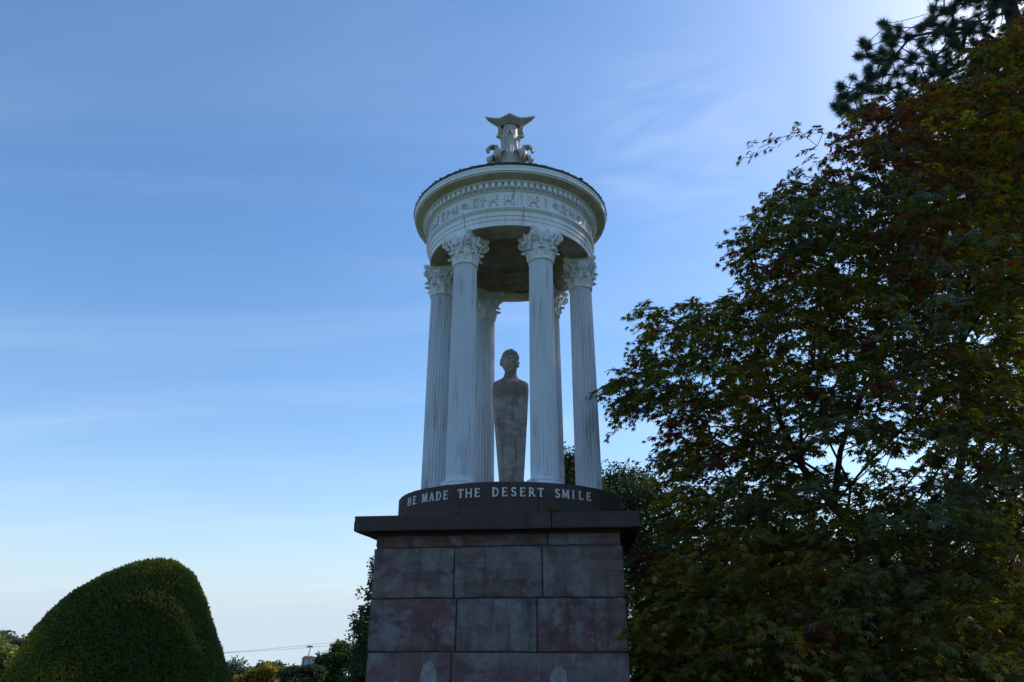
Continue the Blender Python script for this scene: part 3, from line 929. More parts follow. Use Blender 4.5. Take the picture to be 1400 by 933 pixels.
# head: a sphere pushed into a face
def head_mesh():
    bm = bmesh.new()
    bmesh.ops.create_uvsphere(bm, u_segments=48, v_segments=36, radius=1.0)
    gss = lambda d, s: math.exp(-(d/s)**2)
    for v in bm.verts:
        x, y, zz = v.co
        X = x*0.114; Y = y*0.130; Zz = zz*0.176
        # jaw narrows below the cheekbones
        t = max(0, -(zz+0.05))
        X *= 1 - 0.24*t**1.5; 
        if y > 0: Y *= 1 - 0.45*t
        if y < 0: Y *= 1 - 0.10*t
        if y < 0:
            fr = -y
            # flatten face
            Y = Y*(0.93)
            # brow, sockets, nose, lips, chin, cheeks
            Y -= 0.028*gss(zz-0.22, 0.09)*gss(x, 0.55)*fr
            for sx in (-1, 1):
                Y += 0.050*gss(zz-0.06, 0.10)*gss(x-sx*0.36, 0.19)
                Y -= 0.016*gss(zz-0.04, 0.045)*gss(x-sx*0.36, 0.10)
                Y -= 0.014*gss(zz+0.16, 0.13)*gss(x-sx*0.45, 0.18)
            nz = 0.068*max(0, min(1, (0.16-zz)/0.34)) if -0.24 < zz < 0.2 else 0
            if zz <= -0.18: nz = 0.068*max(0, 1-(-0.18-zz)/0.07)
            Y -= nz*gss(x, 0.13 + 0.06*(zz < -0.08))
            Y -= 0.018*gss(zz+0.40, 0.045)*gss(x, 0.24) + 0.017*gss(zz+0.51, 0.05)*gss(x, 0.2)
            Y += 0.022*gss(zz+0.455, 0.022)*gss(x, 0.26) + 0.016*gss(zz+0.60, 0.04)*gss(x, 0.25)
            Y -= 0.020*gss(zz+0.78, 0.14)*gss(x, 0.28)
        v.co = (X, Y, Zz)
    for sx in (-1, 1):       # ears
        r = bmesh.ops.create_uvsphere(bm, u_segments=12, v_segments=10, radius=1.0)
        for v in r['verts']:
            x, y, zz = v.co
            v.co = (sx*0.113 + x*0.016 + sx*0.012*max(0, y), 0.012 + y*0.024, 0.002 + zz*0.042)
    me = bpy.data.meshes.new('head'); bm.to_mesh(me); bm.free()
    me.shade_smooth()
    return me
hd = link('head', head_mesh(), STATUE, bust)
hd.location = (-0.006, -0.025, Z(3.362) - ST_Z); hd.rotation_euler = (radians(-4), radians(1.5), radians(16))
# short wavy hair: a cap of overlapping locks
mb = MB(); rr = random.Random(4)
for k in range(150):
    ph = rr.uniform(-0.15, 1.0); th = rr.uniform(0, 2*pi)
    cx, cy, cz = cos(th)*sqrt(max(0, 1-ph*ph)), sin(th)*sqrt(max(0, 1-ph*ph)), ph
    if cy < -0.30 and ph < 0.60 - 0.25*abs(cx): continue
    if cy < 0.05 and ph < 0.05: continue
    c0 = Vector((cx*0.116, cy*0.134, cz*0.180)); nn = Vector((cx, cy, cz)).normalized()
    tg = nn.cross(Vector((rr.gauss(0, .5), rr.gauss(0, .5), 1))).normalized(); b2 = nn.cross(tg)
    s1 = rr.uniform(.022, .036); s2 = s1*rr.uniform(.45, .7); s3 = rr.uniform(.020, .036)
    vs = []; fs = []
    for j in range(4):
        p2 = j/3*pi/2
        for i in range(8):
            q = 2*pi*i/8
            vs.append(c0 + tg*s1*cos(p2)*cos(q) + b2*s2*cos(p2)*sin(q) + nn*(s3*sin(p2) - 0.006))
    for j in range(3):
        for i in range(8):
            fs.append((j*8+i, j*8+(i+1) % 8, (j+1)*8+(i+1) % 8, (j+1)*8+i))
    mb.add(vs, fs)
hair = mb.build('hair', STATUE, bust, smooth=60)
hair.location = hd.location; hair.rotation_euler = hd.rotation_euler

# ================================================================== plants
def frames(tip, nor):
    tip = tip/np.linalg.norm(tip, axis=1, keepdims=True)
    nor = nor - (nor*tip).sum(1, keepdims=True)*tip
    nor = nor/(np.linalg.norm(nor, axis=1, keepdims=True)+1e-9)
    sd = np.cross(tip, nor)
    return np.stack([sd, tip, nor], 2)            # columns: side, tip, normal
def scatter(tv, tf, pos, Fm, scale, col):
    n = len(pos); k = len(tv)
    V = np.einsum('nij,kj->nki', Fm, tv)*scale[:, None, None] + pos[:, None, :]
    T = tf[None] + (np.arange(n)*k)[:, None, None]
    C = np.repeat(col[:, None, :], k, axis=1)
    return V.reshape(-1, 3), T.reshape(-1, tf.shape[1]), C.reshape(-1, 3)

def maple_template():
    rim = [(0,1.0),(19,.44),(40,.94),(62,.38),(86,.72)]
    pts = [(radians(a), r) for a, r in rim] + [(pi, .12)] + [(-radians(a), r) for a, r in rim[:0:-1]]
    v = [(0, 0, 0.0)]
    for a, r in pts:
        v.append((sin(a)*r, cos(a)*r, -0.22*r*r + (0.07 if r < .5 else 0)))
    n = len(pts)
    f = [(0, 1+(i+1) % n, 1+i) for i in range(n)]
    return np.array(v), np.array(f)
MAPLE_V, MAPLE_F = maple_template()
RHOMB_V = np.array([(0,0,0),(.34,.45,.03),(0,1,-.08),(-.34,.45,.03)]); RHOMB_F = np.array([(0,1,2),(0,2,3)])

def skeleton(trunk, targets, pen=0.35, step=0.55, sag=0.05, droop=0.0, extra=(), late=0):
    """grow limbs from the trunk polyline to every target; returns nodes, parents"""
    pos = [np.array(p, float) for p in trunk]; par = [-1] + list(range(len(trunk)-1))
    pl = [0.0]
    for i in range(1, len(trunk)):
        pl.append(pl[-1] + np.linalg.norm(pos[i]-pos[i-1]))
    top = pos[-1]
    for a, pts in extra:
        q = a
        for p in pts:
            pos.append(np.array(p, float)); par.append(q); pl.append(pl[q]+np.linalg.norm(pos[-1]-pos[q])); q = len(pos)-1
    nm = len(targets)-late
    order = list(np.argsort(np.linalg.norm(targets[:nm] - top, axis=1))) + list(range(nm, len(targets)))
    P = np.zeros((len(targets)*16+100, 3)); L = np.full(len(P), 1e9)
    n = len(pos); P[:n] = pos; L[:n] = pl
    first = max(1, int(len(trunk)*0.4))
    L[:first] += 3.0
    ends = []
    for ti in order:
        t = targets[ti]
        dv = np.linalg.norm(P[:n]-t, axis=1)
        cost = dv + pen*L[:n] + np.where(P[:n, 2] > t[2] + 0.9*dv*0.6, dv*0.5, 0)
        if ti >= nm: cost = dv + 0.15*np.abs(P[:n, 2]-t[2])
        i = int(np.argmin(cost)); d_ = dv[i]
        k = max(1, min(14, int(d_/step)))
        a = P[i].copy()
        bend = np.array([RNG.normal(0, sag), RNG.normal(0, sag), abs(RNG.normal(0, sag)) + droop])*d_
        prev = i
        for j in range(1, k+1):
            u = j/k
            p = a*(1-u) + t*u + bend*4*u*(1-u)*0.5
            P[n] = p; L[n] = L[prev] + d_/k; par.append(prev); prev = n; n += 1
        ends.append((ti, prev))
    return P[:n].copy(), np.array(par), dict(ends)

def limb_meshes(P, par, r_leaf, rmin_trunk, expo=2.0, sides=6, trunk_boost=1.0):
    n = len(P); r = np.zeros(n); has = np.zeros(n, bool)
    for i in range(n-1, 0, -1):
        if r[i] == 0: r[i] = r_leaf**expo
        r[par[i]] += r[i]
    r = r**(1/expo)*trunk_boost
    idx = np.arange(1, n); p0 = P[par[idx]]; p1 = P[idx]
    r0 = np.minimum(r[par[idx]], r[idx]*1.35); r1 = r[idx]
    out = []
    for sel in (r1 >= rmin_trunk, r1 < rmin_trunk):
        a, b = p0[sel], p1[sel]
        if len(a) == 0:
            out.append(None); continue
        sd = sides if len(out) == 0 else 4
        t = b-a; ln = np.linalg.norm(t, axis=1, keepdims=True)+1e-9; t = t/ln
        b = b + t*np.minimum(r1[sel][:, None]*0.6, ln*0.2)
        ref = np.where(np.abs(t[:, 2:3]) > 0.9, np.array([[1., 0, 0]]), np.array([[0, 0, 1.]]))
        u = np.cross(t, ref); u /= np.linalg.norm(u, axis=1, keepdims=True); w = np.cross(t, u)
        q = np.arange(sd)*2*pi/sd
        ring = u[:, None]*np.cos(q)[None, :, None] + w[:, None]*np.sin(q)[None, :, None]
        V = np.concatenate([a[:, None]+ring*r0[sel][:, None, None], b[:, None]+ring*r1[sel][:, None, None]], 1)
        m = len(a); base = (np.arange(m)*2*sd)[:, None]
        fs = []
        for k in range(sd):
            k2 = (k+1) % sd
            fs.append(np.stack([base[:, 0]+k, base[:, 0]+k2, base[:, 0]+sd+k2, base[:, 0]+sd+k], 1))
        out.append((V.reshape(-1, 3), np.concatenate(fs)))
    return out

def pal(weights_cols, n):
    w = np.array([a for a, _ in weights_cols], float); w /= w.sum()
    c = np.array([b for _, b in weights_cols], float)
    i = RNG.choice(len(w), n, p=w)
    return c[i]*RNG.uniform(0.75, 1.3, (n, 1))

def in_poly(x, y, poly):
    c = np.zeros(len(x), bool); j = len(poly)-1
    for i in range(len(poly)):
        xi, yi = poly[i]; xj, yj = poly[j]
        k = ((yi > y) != (yj > y)) & (x < (xj-xi)*(y-yi)/(yj-yi+1e-12)+xi)
        c ^= k; j = i
    return c
def edge_dist(x, y, poly, skip=lambda a, b: False):
    d = np.full(len(x), 1e9); m = len(poly)
    for i in range(m):
        a = np.array(poly[i], float); b = np.array(poly[(i+1) % m], float)
        if skip(a, b): continue
        ab = b-a; t = np.clip(((x-a[0])*ab[0]+(y-a[1])*ab[1])/(ab@ab), 0, 1)
        d = np.minimum(d, np.hypot(x-a[0]-t*ab[0], y-a[1]-t*ab[1]))
    return d

# ------------------------------------------------------------------ the big maple
OUT = [(1760,-260),(1420,-10),(1385,25),(1335,60),(1300,100),(1268,112),(1228,128),(1184,140),(1152,168),(1142,214),(1098,240),(1062,264),(1030,286),(1002,318),(994,348),
       (1016,372),(1012,392),(985,412),(958,402),(935,420),(905,408),(872,412),(848,418),(862,440),(880,452),(858,478),(838,492),(818,502),(822,530),(826,556),(838,585),
       (846,600),(880,588),(905,584),(918,596),(900,622),(882,645),(884,668),(905,700),(880,730),(868,770),(864,820),(866,870),(868,940),(880,1010),(1760,1010)]
far_edge = lambda a, b: (a[0] > 1700 or b[0] > 1700 or (a[1] > 935 and b[1] > 935))
GAPS = [(1200,628,110,44,0.80),(1110,600,60,40,0.6),(1290,640,60,36,0.72),(960,560,50,40,0.35),(1070,500,50,26,0.5),(1345,450,30,20,0.7),(1020,640,50,30,0.4),(1180,560,50,24,0.4),
        (905,660,30,30,0.3),(1330,160,20,16,0.6),(930,480,40,30,0.3),(1150,690,60,25,0.7)]
def maple():
    root = empty('maple_tree', (6.3, 1.2, 0), 'tall spreading maple with olive and burgundy leaves, reaching towards the white columns', 'tree')
    N = 14000
    x = RNG.uniform(815, 1700, N); y = RNG.uniform(-240, 1010, N)
    ok = in_poly(x, y, OUT); x, y = x[ok], y[ok]
    ed = edge_dist(x, y, OUT, far_edge)
    ok = ed > np.where(y < 330, 7, np.where((x < 915) & (y > 470), 24, 10)); x, y, ed = x[ok], y[ok], ed[ok]
    keep = np.ones(len(x))
    for gx, gy, rx, ry, s in GAPS:
        keep *= 1 - s*np.exp(-((x-gx)/rx)**2 - ((y-gy)/ry)**2)
    ok = RNG.random(len(x)) < keep*np.where((x > 1425) | (y < -25), 0.14, 1.0)*(0.62 + 0.38*np.exp(-((ed-40)/140)**2))
    x, y, ed = x[ok], y[ok], ed[ok]
    # depth: a rounded crown, thin at its outline and deep in the middle
    th = np.clip(ed/260.0, 0, 1)
    Y = -0.4 + 0.9*th + RNG.uniform(-1, 1, len(x))*(0.55 + 3.1*th**0.75)
    P = np.array([at(a, b, c) for a, b, c in zip(x, y, Y)])
    ok = (P[:, 2] > 0.25)
    P = P[ok]; x, y, ed = x[ok], y[ok], ed[ok]
    # thin out to an even spread (no two sprays closer than a hand)
    keepi = []; cell = {}
    lim = 0.262
    for i in range(len(P)):
        key = tuple((P[i]//lim).astype(int)); bad = False
        for dx_ in (-1,0,1):
            for dy_ in (-1,0,1):
                for dz_ in (-1,0,1):
                    for j in cell.get((key[0]+dx_, key[1]+dy_, key[2]+dz_), ()):
                        if np.linalg.norm(P[j]-P[i]) < lim: bad = True
        if not bad:
            cell.setdefault(key, []).append(i); keepi.append(i)
    P = P[keepi]; x = x[keepi]; y = y[keepi]; ed = ed[keepi]
    # the hanging spray that reaches out at the upper edge
    sp = [(1128,182,-1.6),(1096,180,-1.7),(1066,190,-1.75),(1120,200,-1.6),(1150,190,-1.6),(1040,203,-1.8),(1145,215,-1.4)]
    SPR = np.array([at(*q) for q in sp])
    nP = len(P)
    SPR = SPR[np.argsort(-np.array([q[0] for q in sp]))]
    Pall = np.concatenate([P, SPR])
    tp = [(1318,960),(1300,905),(1262,830),(1190,742),(1142,692),(1100,640),(1066,570),(1046,490)]
    trunk = [np.array([6.3, 1.2, 0.0])] + [at(a, b, 1.2-.06*k) for k, (a, b) in enumerate(tp)]
    trunk[1] = trunk[0]*.45+trunk[2]*.55
    extra = [(3, [at(*q) for q in ((1300,730,1.2),(1322,600,1.1),(1318,470,1.0),(1335,330,.8),(1350,190,.6))]),
             (3, [at(*q) for q in ((1240,805,.6),(1200,797,0.2),(1130,800,-.3),(1050,820,-.7))]),
             (3, [at(*q) for q in ((1330,790,.4),(1390,740,-.6),(1440,640,-1.4),(1450,480,-2.0))]),
             (4, [at(*q) for q in ((1190,700,2.0),(1230,600,3.0),(1260,480,3.4))])]
    NP, par, ends = skeleton(trunk, Pall, pen=0.42, step=0.5, sag=0.07, droop=0.06, extra=extra, late=len(SPR))
    tr, br = limb_meshes(NP, par, 0.0042, 0.03, 2.05, 7)
    def loc(a): return a - np.array([6.3, 1.2, 0])
    link('trunk', fast_mesh('trunk', loc(tr[0]), tr[1]), BARK, root)
    # sprays of leaves
    lp, lt, ln, ls, lc = [], [], [], [], []
    TV, TT = [], []
    GREEN=(.098,.108,.020); OLIVE=(.140,.118,.020); BURG=(.125,.036,.032); RED=(.22,.035,.02); ORNG=(.28,.10,.02); YELL=(.26,.20,.03); GREY=(.090,.105,.065); DARK=(.066,.066,.018)
    for i, c in enumerate(Pall):
        spray = i >= nP
        o = np.array([c[0]-5.6, c[1]-0.9, 0.0]); o /= (np.linalg.norm(o)+1e-6)
        nd_ = par[ends[i]]; inc = c-NP[nd_]; inc[2] *= 0.3
        inc /= (np.linalg.norm(inc)+1e-6)
        o = 0.5*o + 0.7*inc; o[2] = 0; o /= (np.linalg.norm(o)+1e-6)
        sdv = np.array([-o[1], o[0], 0])
        edge = 1.0 if spray else np.clip(ed[i]/60, 0, 1)
        ntw = 3 if spray else int(RNG.integers(4, 7))
        # colour of the spray
        if spray: mix = [(.5,BURG),(.3,OLIVE),(.2,DARK)]
        else:
            f = sin(x[i]*.013+1.1)+sin(y[i]*.017+.4)+sin((x[i]+y[i])*.021)+RNG.normal(0,.8)
            up = np.clip((430-y[i])/300, 0, 1)*np.clip((1330-x[i])/250, 0, 1)
            low = np.clip((y[i]-560)/250, 0, 1)
            glow = np.exp(-((x[i]-950)/75)**2-((y[i]-770)/100)**2) + np.exp(-((x[i]-1335)/40)**2-((y[i]-835)/30)**2) + .8*np.exp(-((x[i]-1325)/35)**2-((y[i]-175)/30)**2)  # yellow leaf colour gathered here to stand for sun shining through
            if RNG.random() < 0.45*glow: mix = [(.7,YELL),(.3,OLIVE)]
            elif x[i] > 1235 and y[i] < 330 and RNG.random() < .6: mix = [(.36,OLIVE),(.28,(.20,.095,.022)),(.24,BURG),(.12,GREEN)]
            elif RNG.random() < 0.08+0.42*up+(.5 if (x[i] < 1240 and y[i] < 235) else 0): mix = [(.55,BURG),(.08,RED),(.25,OLIVE),(.12,DARK)]
            elif RNG.random() < 0.05+0.09*low: mix = [(.45,YELL),(.4,OLIVE),(.15,ORNG)]
            elif f > 1.3: mix = [(.65,OLIVE),(.25,GREEN),(.07,ORNG),(.03,YELL)]
            elif f < -1.2: mix = [(.6,GREY),(.4,GREEN)]
            else: mix = [(.45,GREEN),(.25,OLIVE),(.25,DARK),(.05,BURG)]
        for tw in range(ntw):
            an = RNG.uniform(-1.25, 1.25) if not spray else RNG.uniform(-.7, .7)
            dirv = o*cos(an)+sdv*sin(an)
            L_ = RNG.uniform(0.22, 0.46)*(0.75+0.25*edge)
            if spray: L_ *= 0.7
            dr = RNG.uniform(0.25, 0.75)
            st_ = c + np.array([RNG.normal(0,.05), RNG.normal(0,.05), RNG.normal(0,.07)])
            pts = [st_ + dirv*L_*u + np.array([0, 0, -dr*L_*u*u + 0.04*u]) for u in (0, .35, .7, 1.0)]
            TV.append(pts)
            nl = int(RNG.integers(9, 16)) if not spray else int(RNG.integers(5, 8))
            us = np.sort(RNG.uniform(0.06, 1.0, nl))
            for u in us:
                p = st_ + dirv*L_*u + np.array([0, 0, -dr*L_*u*u + 0.04*u])
                sgn = RNG.choice([-1, 1]); aa = an + sgn*RNG.uniform(.3, 1.2)
                td = o*cos(aa)+sdv*sin(aa); td = td + np.array([0, 0, RNG.normal(-.45, .35)])
                lp.append(p + td*0.035); lt.append(td)
                ln.append(np.array([RNG.normal(0,.42), RNG.normal(0,.42), 1.0]) + 0.35*dirv*dr)
                ls.append(RNG.uniform(.050, .076)*(1.4 if c[1] > 1.3 else 1.0))
            lc.append(pal(mix, nl))
    lp = np.array(lp); lt = np.array(lt); ln = np.array(ln); ls = np.array(ls); lc = np.concatenate(lc)
    Fm = frames(lt, ln)
    pr = to_px(lp); near = ls/pr[:, 2]
    inside = (pr[:, 0] > 815) & (pr[:, 0] < 1395) & (pr[:, 1] > 5) & (pr[:, 1] < 928)
    # the 300 that show largest are leaves of their own
    score = np.where(inside, near*np.abs(np.einsum('nj,nj->n', Fm[:, :, 2], (lp-np.array([0, CAM_Y, EYE]))/np.linalg.norm(lp-np.array([0, CAM_Y, EYE]), axis=1)[:, None]))**.5, 0)
    big = np.argsort(-score)[:300]
    rest = np.ones(len(lp), bool); rest[big] = False
    V, T, C = scatter(MAPLE_V, MAPLE_F, loc(lp[rest]), Fm[rest], ls[rest], lc[rest])
    link('crown', fast_mesh('crown', V, T, C), LEAF, root, 'stuff')
    one = MB().add(MAPLE_V, [tuple(f) for f in MAPLE_F]); lme = bpy.data.meshes.new('leaf'); lme.from_pydata(one.v, [], one.f); lme.materials.append(LEAF_ONE)
    for i in big:
        o_ = bpy.data.objects.new('leaf', lme)
        m4 = np.eye(4); m4[:3, :3] = Fm[i]*ls[i]; m4[:3, 3] = loc(lp[i])
        o_.parent = root
        o_.matrix_local = Matrix(m4.tolist())
        o_.color = (*lc[i].tolist(), 1)
        COL.objects.link(o_)
    # twigs
    A = np.array([[t[k] for k in range(4)] for t in TV]); a = A[:, :-1].reshape(-1, 3); b_ = A[:, 1:].reshape(-1, 3)
    t = b_-a; t /= np.linalg.norm(t, axis=1, keepdims=True); u = np.cross(t, np.array([[.1, .2, 1.]])); u /= np.linalg.norm(u, axis=1, keepdims=True); w = np.cross(t, u)
    q = np.arange(3)*2*pi/3; ring = (u[:, None]*np.cos(q)[None, :, None]+w[:, None]*np.sin(q)[None, :, None])*0.0032
    V2 = np.concatenate([a[:, None]+ring, b_[:, None]+ring*.8], 1); m = len(a); bb = np.arange(m)*6
    F2 = np.concatenate([np.stack([bb+k, bb+(k+1) % 3, bb+3+(k+1) % 3, bb+3+k], 1) for k in range(3)])
    nb = len(br[0])
    link('branches', fast_mesh('branches', loc(np.concatenate([br[0], V2.reshape(-1, 3)])), np.concatenate([br[1], F2+nb])), BARK, root, 'stuff')
    print('maple pads', len(Pall), 'leaves', len(lp))
maple()

# ------------------------------------------------------------------ other trees
def blob_tree(name, base, blobs, leaves, size, colors, label, cat='tree', group=None, trunk_r=0.15, pads=80, flat=0.6, trunk_top=None, trans=None, clump=0.32):
    """broadleaved tree: blobs = [(centre, (rx, ry, rz), weight)]"""
    base = np.array(base, float)
    root = empty(name, tuple(base), label, cat, group)
    w = np.array([b[2] for b in blobs], float); w /= w.sum()
    cent = []
    for i in RNG.choice(len(blobs), pads, p=w):
        d_ = RNG.normal(0, 1, 3); d_ /= np.linalg.norm(d_)
        rr_ = RNG.uniform(0.35, 1.0)**0.6
        cent.append(np.array(blobs[i][0]) + d_*rr_*np.array(blobs[i][1]))
    cent = np.array(cent); cent[:, 2] = np.maximum(cent[:, 2], base[2]+0.3)
    if trunk_top is None:
        trunk_top = np.mean(cent, axis=0)
    trunk_top = np.array(trunk_top, float)
    trunk = [base*(1-u)+trunk_top*u + np.array([0.06*sin(5*u), 0.05*sin(4*u+1), 0])*np.linalg.norm(trunk_top-base)*0.3 for u in np.linspace(0, 1, 7)]
    NP, par, ends = skeleton(trunk, cent, step=0.8, sag=0.06)
    tr, br = limb_meshes(NP, par, trunk_r/sqrt(len(cent)), trunk_r*0.3, 2.0, 7)
    if tr: link('trunk', fast_mesh('trunk', tr[0]-base, tr[1]), BARK, root)
    if br: link('branches', fast_mesh('branches', br[0]-base, br[1]), BARK, root, 'stuff')
    per = max(6, leaves//len(cent)); n = per*len(cent)
    ci = np.repeat(np.arange(len(cent)), per)
    cs = np.mean([max(b[1]) for b in blobs])*clump
    pos = cent[ci] + np.clip(RNG.normal(0, 1, (n, 3)), -1.7, 1.7)*np.array([1, 1, flat])*cs*RNG.uniform(.6, 1.15, len(cent))[ci][:, None]
    pos[:, 2] = np.maximum(pos[:, 2], base[2]+0.05)
    tip = (pos-cent[ci]) + RNG.normal(0, .6, (n, 3))*cs; tip[:, 2] -= cs*0.4
    nor = np.array([0, 0, 1.]) + RNG.normal(0, .6, (n, 3))
    pc = pal(colors, len(cent))
    col = 0.55*pc[ci] + 0.45*pal(colors, n)
    V, T, C = scatter(RHOMB_V, RHOMB_F, pos-base, frames(tip, nor), RNG.uniform(.75, 1.3, n)*size, col)
    link('crown', fast_mesh('crown', V, T, C), LEAF, root, 'stuff')
    return root
def px_blob(px, py, Y, rx, ry, wt=1.0, deep=None):
    """crown lobe as seen in the photo at px, py with pixel radii rx, ry, standing at world y = Y"""
    c = at(px, py, Y); d_ = depth_of(c)
    return (c, (rx*d_/F, (deep if deep else rx*d_/F), ry*d_/F), wt)

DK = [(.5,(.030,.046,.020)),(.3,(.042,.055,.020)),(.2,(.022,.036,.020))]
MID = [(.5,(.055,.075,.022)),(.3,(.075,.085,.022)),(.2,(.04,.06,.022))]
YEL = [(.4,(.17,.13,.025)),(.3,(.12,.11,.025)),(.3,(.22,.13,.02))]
PALE = [(.5,(.13,.15,.05)),(.3,(.17,.16,.04)),(.2,(.09,.12,.05))]
GRY = [(.6,(.07,.095,.06)),(.4,(.055,.08,.055))]
def gx(px, Y): 
    p = at(px, 859, Y); return (p[0], Y, gz(Y))
GB = 'dark trees behind the monument'
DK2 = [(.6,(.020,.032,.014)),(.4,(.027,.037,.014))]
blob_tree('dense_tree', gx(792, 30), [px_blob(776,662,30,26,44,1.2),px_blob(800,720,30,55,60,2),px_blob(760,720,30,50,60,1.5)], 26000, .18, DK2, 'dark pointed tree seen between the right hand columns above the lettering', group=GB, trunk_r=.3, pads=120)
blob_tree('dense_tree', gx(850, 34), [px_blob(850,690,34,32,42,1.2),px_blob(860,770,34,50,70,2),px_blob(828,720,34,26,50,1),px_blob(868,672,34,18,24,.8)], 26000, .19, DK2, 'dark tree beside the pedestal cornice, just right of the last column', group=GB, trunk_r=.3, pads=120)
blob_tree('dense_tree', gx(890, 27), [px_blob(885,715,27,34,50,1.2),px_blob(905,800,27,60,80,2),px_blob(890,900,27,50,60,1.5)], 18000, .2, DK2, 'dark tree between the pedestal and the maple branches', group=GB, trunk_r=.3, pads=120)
# belt of trees behind the maple, one tree each
k = 0
for (px, py, Y, rx, ry, cl, lab) in (
        (985,775,24,75,85,DK,'dark green tree behind the lowest maple branches next to the pedestal'),
        (1085,790,29,90,95,MID,'mid green tree filling the shade behind the maple'),
        (1200,795,25,90,95,DK,'dark tree behind the maple limb, below the patch of bright sky'),
        (1310,785,27,95,100,MID,'green tree in shade behind the maple, near the frame edge'),
        (1420,770,24,95,110,DK,'dark tree at the far right behind the maple')):
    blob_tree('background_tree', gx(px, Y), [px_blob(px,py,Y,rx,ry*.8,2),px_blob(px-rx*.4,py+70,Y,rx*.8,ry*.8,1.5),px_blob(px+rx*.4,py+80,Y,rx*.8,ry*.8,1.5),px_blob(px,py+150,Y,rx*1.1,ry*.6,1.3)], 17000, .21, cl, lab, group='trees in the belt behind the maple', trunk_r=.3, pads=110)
# a tall tree added further back, behind the top of the maple and the pine: it keeps the sun off the monument
blob_tree('shade_tree', (16.6, 9.0, 0), [((17.0,9.0,15.6),(3.5,3.5,4.0),2),((16.5,8.6,11.5),(3.8,3.8,3.5),1.3)], 17000, .18, DK, 'tall dark leafy tree added for shade behind the upper maple branches and the pine', trunk_r=.3, pads=190, trunk_top=(16.6,9.0,14))

# left side: conifer by the pedestal, then trees further and further off
blob_tree('evergreen_tree', gx(535, 17), [px_blob(538,800,17,26,46,1),px_blob(533,860,17,44,46,1.5),px_blob(530,925,17,48,60,1.8)], 32000, .11, DK, 'dark evergreen at the left edge of the sandstone pedestal', trunk_r=.2, pads=170, clump=.2)

GL_ = 'far trees between the topiary and the pedestal'
blob_tree('far_tree', gx(462, 60), [px_blob(474,893,60,16,16,1.4),px_blob(458,906,60,18,16,1.4),px_blob(494,900,60,14,24,1),px_blob(446,922,60,26,14,1.4),px_blob(480,925,60,30,20,1.4)], 17000, .26, MID, 'green leafy tree in front of the red cable car, next to the pedestal', group=GL_, trunk_r=.4, pads=150, clump=.2)
blob_tree('far_tree', gx(412, 52), [px_blob(402,922,52,16,8,1),px_blob(430,920,52,14,8,1),px_blob(412,934,52,30,10,1.2)], 11000, .2, DK, 'low dark tree beneath the red cable car', group=GL_, trunk_r=.3, pads=100, clump=.22)
blob_tree('far_tree', gx(368, 85), [px_blob(369,922,85,13,13,1),px_blob(350,932,85,16,12,1),px_blob(335,936,85,14,10,1)], 5000, .42, YEL, 'golden yellow autumn tree beside the topiary', group=GL_, trunk_r=.4, pads=60)
blob_tree('far_tree', gx(372, 110), [px_blob(368,914,110,11,8,1),px_blob(382,916,110,10,9,1)], 3500, .42, DK, 'dark tree top just behind the golden tree', group=GL_, trunk_r=.4, pads=40)
blob_tree('far_tree', gx(325, 190), [px_blob(322,920,190,14,15,1),px_blob(338,927,190,16,12,1),px_blob(352,932,190,20,8,1)], 5000, .8, GRY, 'pale grey green tree on the horizon beside the topiary', group=GL_, trunk_r=.7, pads=60)  # grey in its leaf colour stands in for distant haze
GF = 'far trees left of the topiary'
blob_tree('far_tree', gx(8, 45), [px_blob(4,905,45,14,24,1.2),px_blob(-25,900,45,26,30,1),px_blob(22,925,45,16,16,1)], 8000, .26, PALE, 'pale sunlit tree at the left edge beyond the topiary', group=GF, trunk_r=.3, pads=80)
blob_tree('far_tree', gx(2, 75), [px_blob(0,878,75,12,13,1.2),px_blob(28,884,75,12,9,1),px_blob(-30,880,75,25,20,1)], 6000, .4, GRY, 'bluish dark tree top above the pale tree at the left edge', group=GF, trunk_r=.4, pads=70)

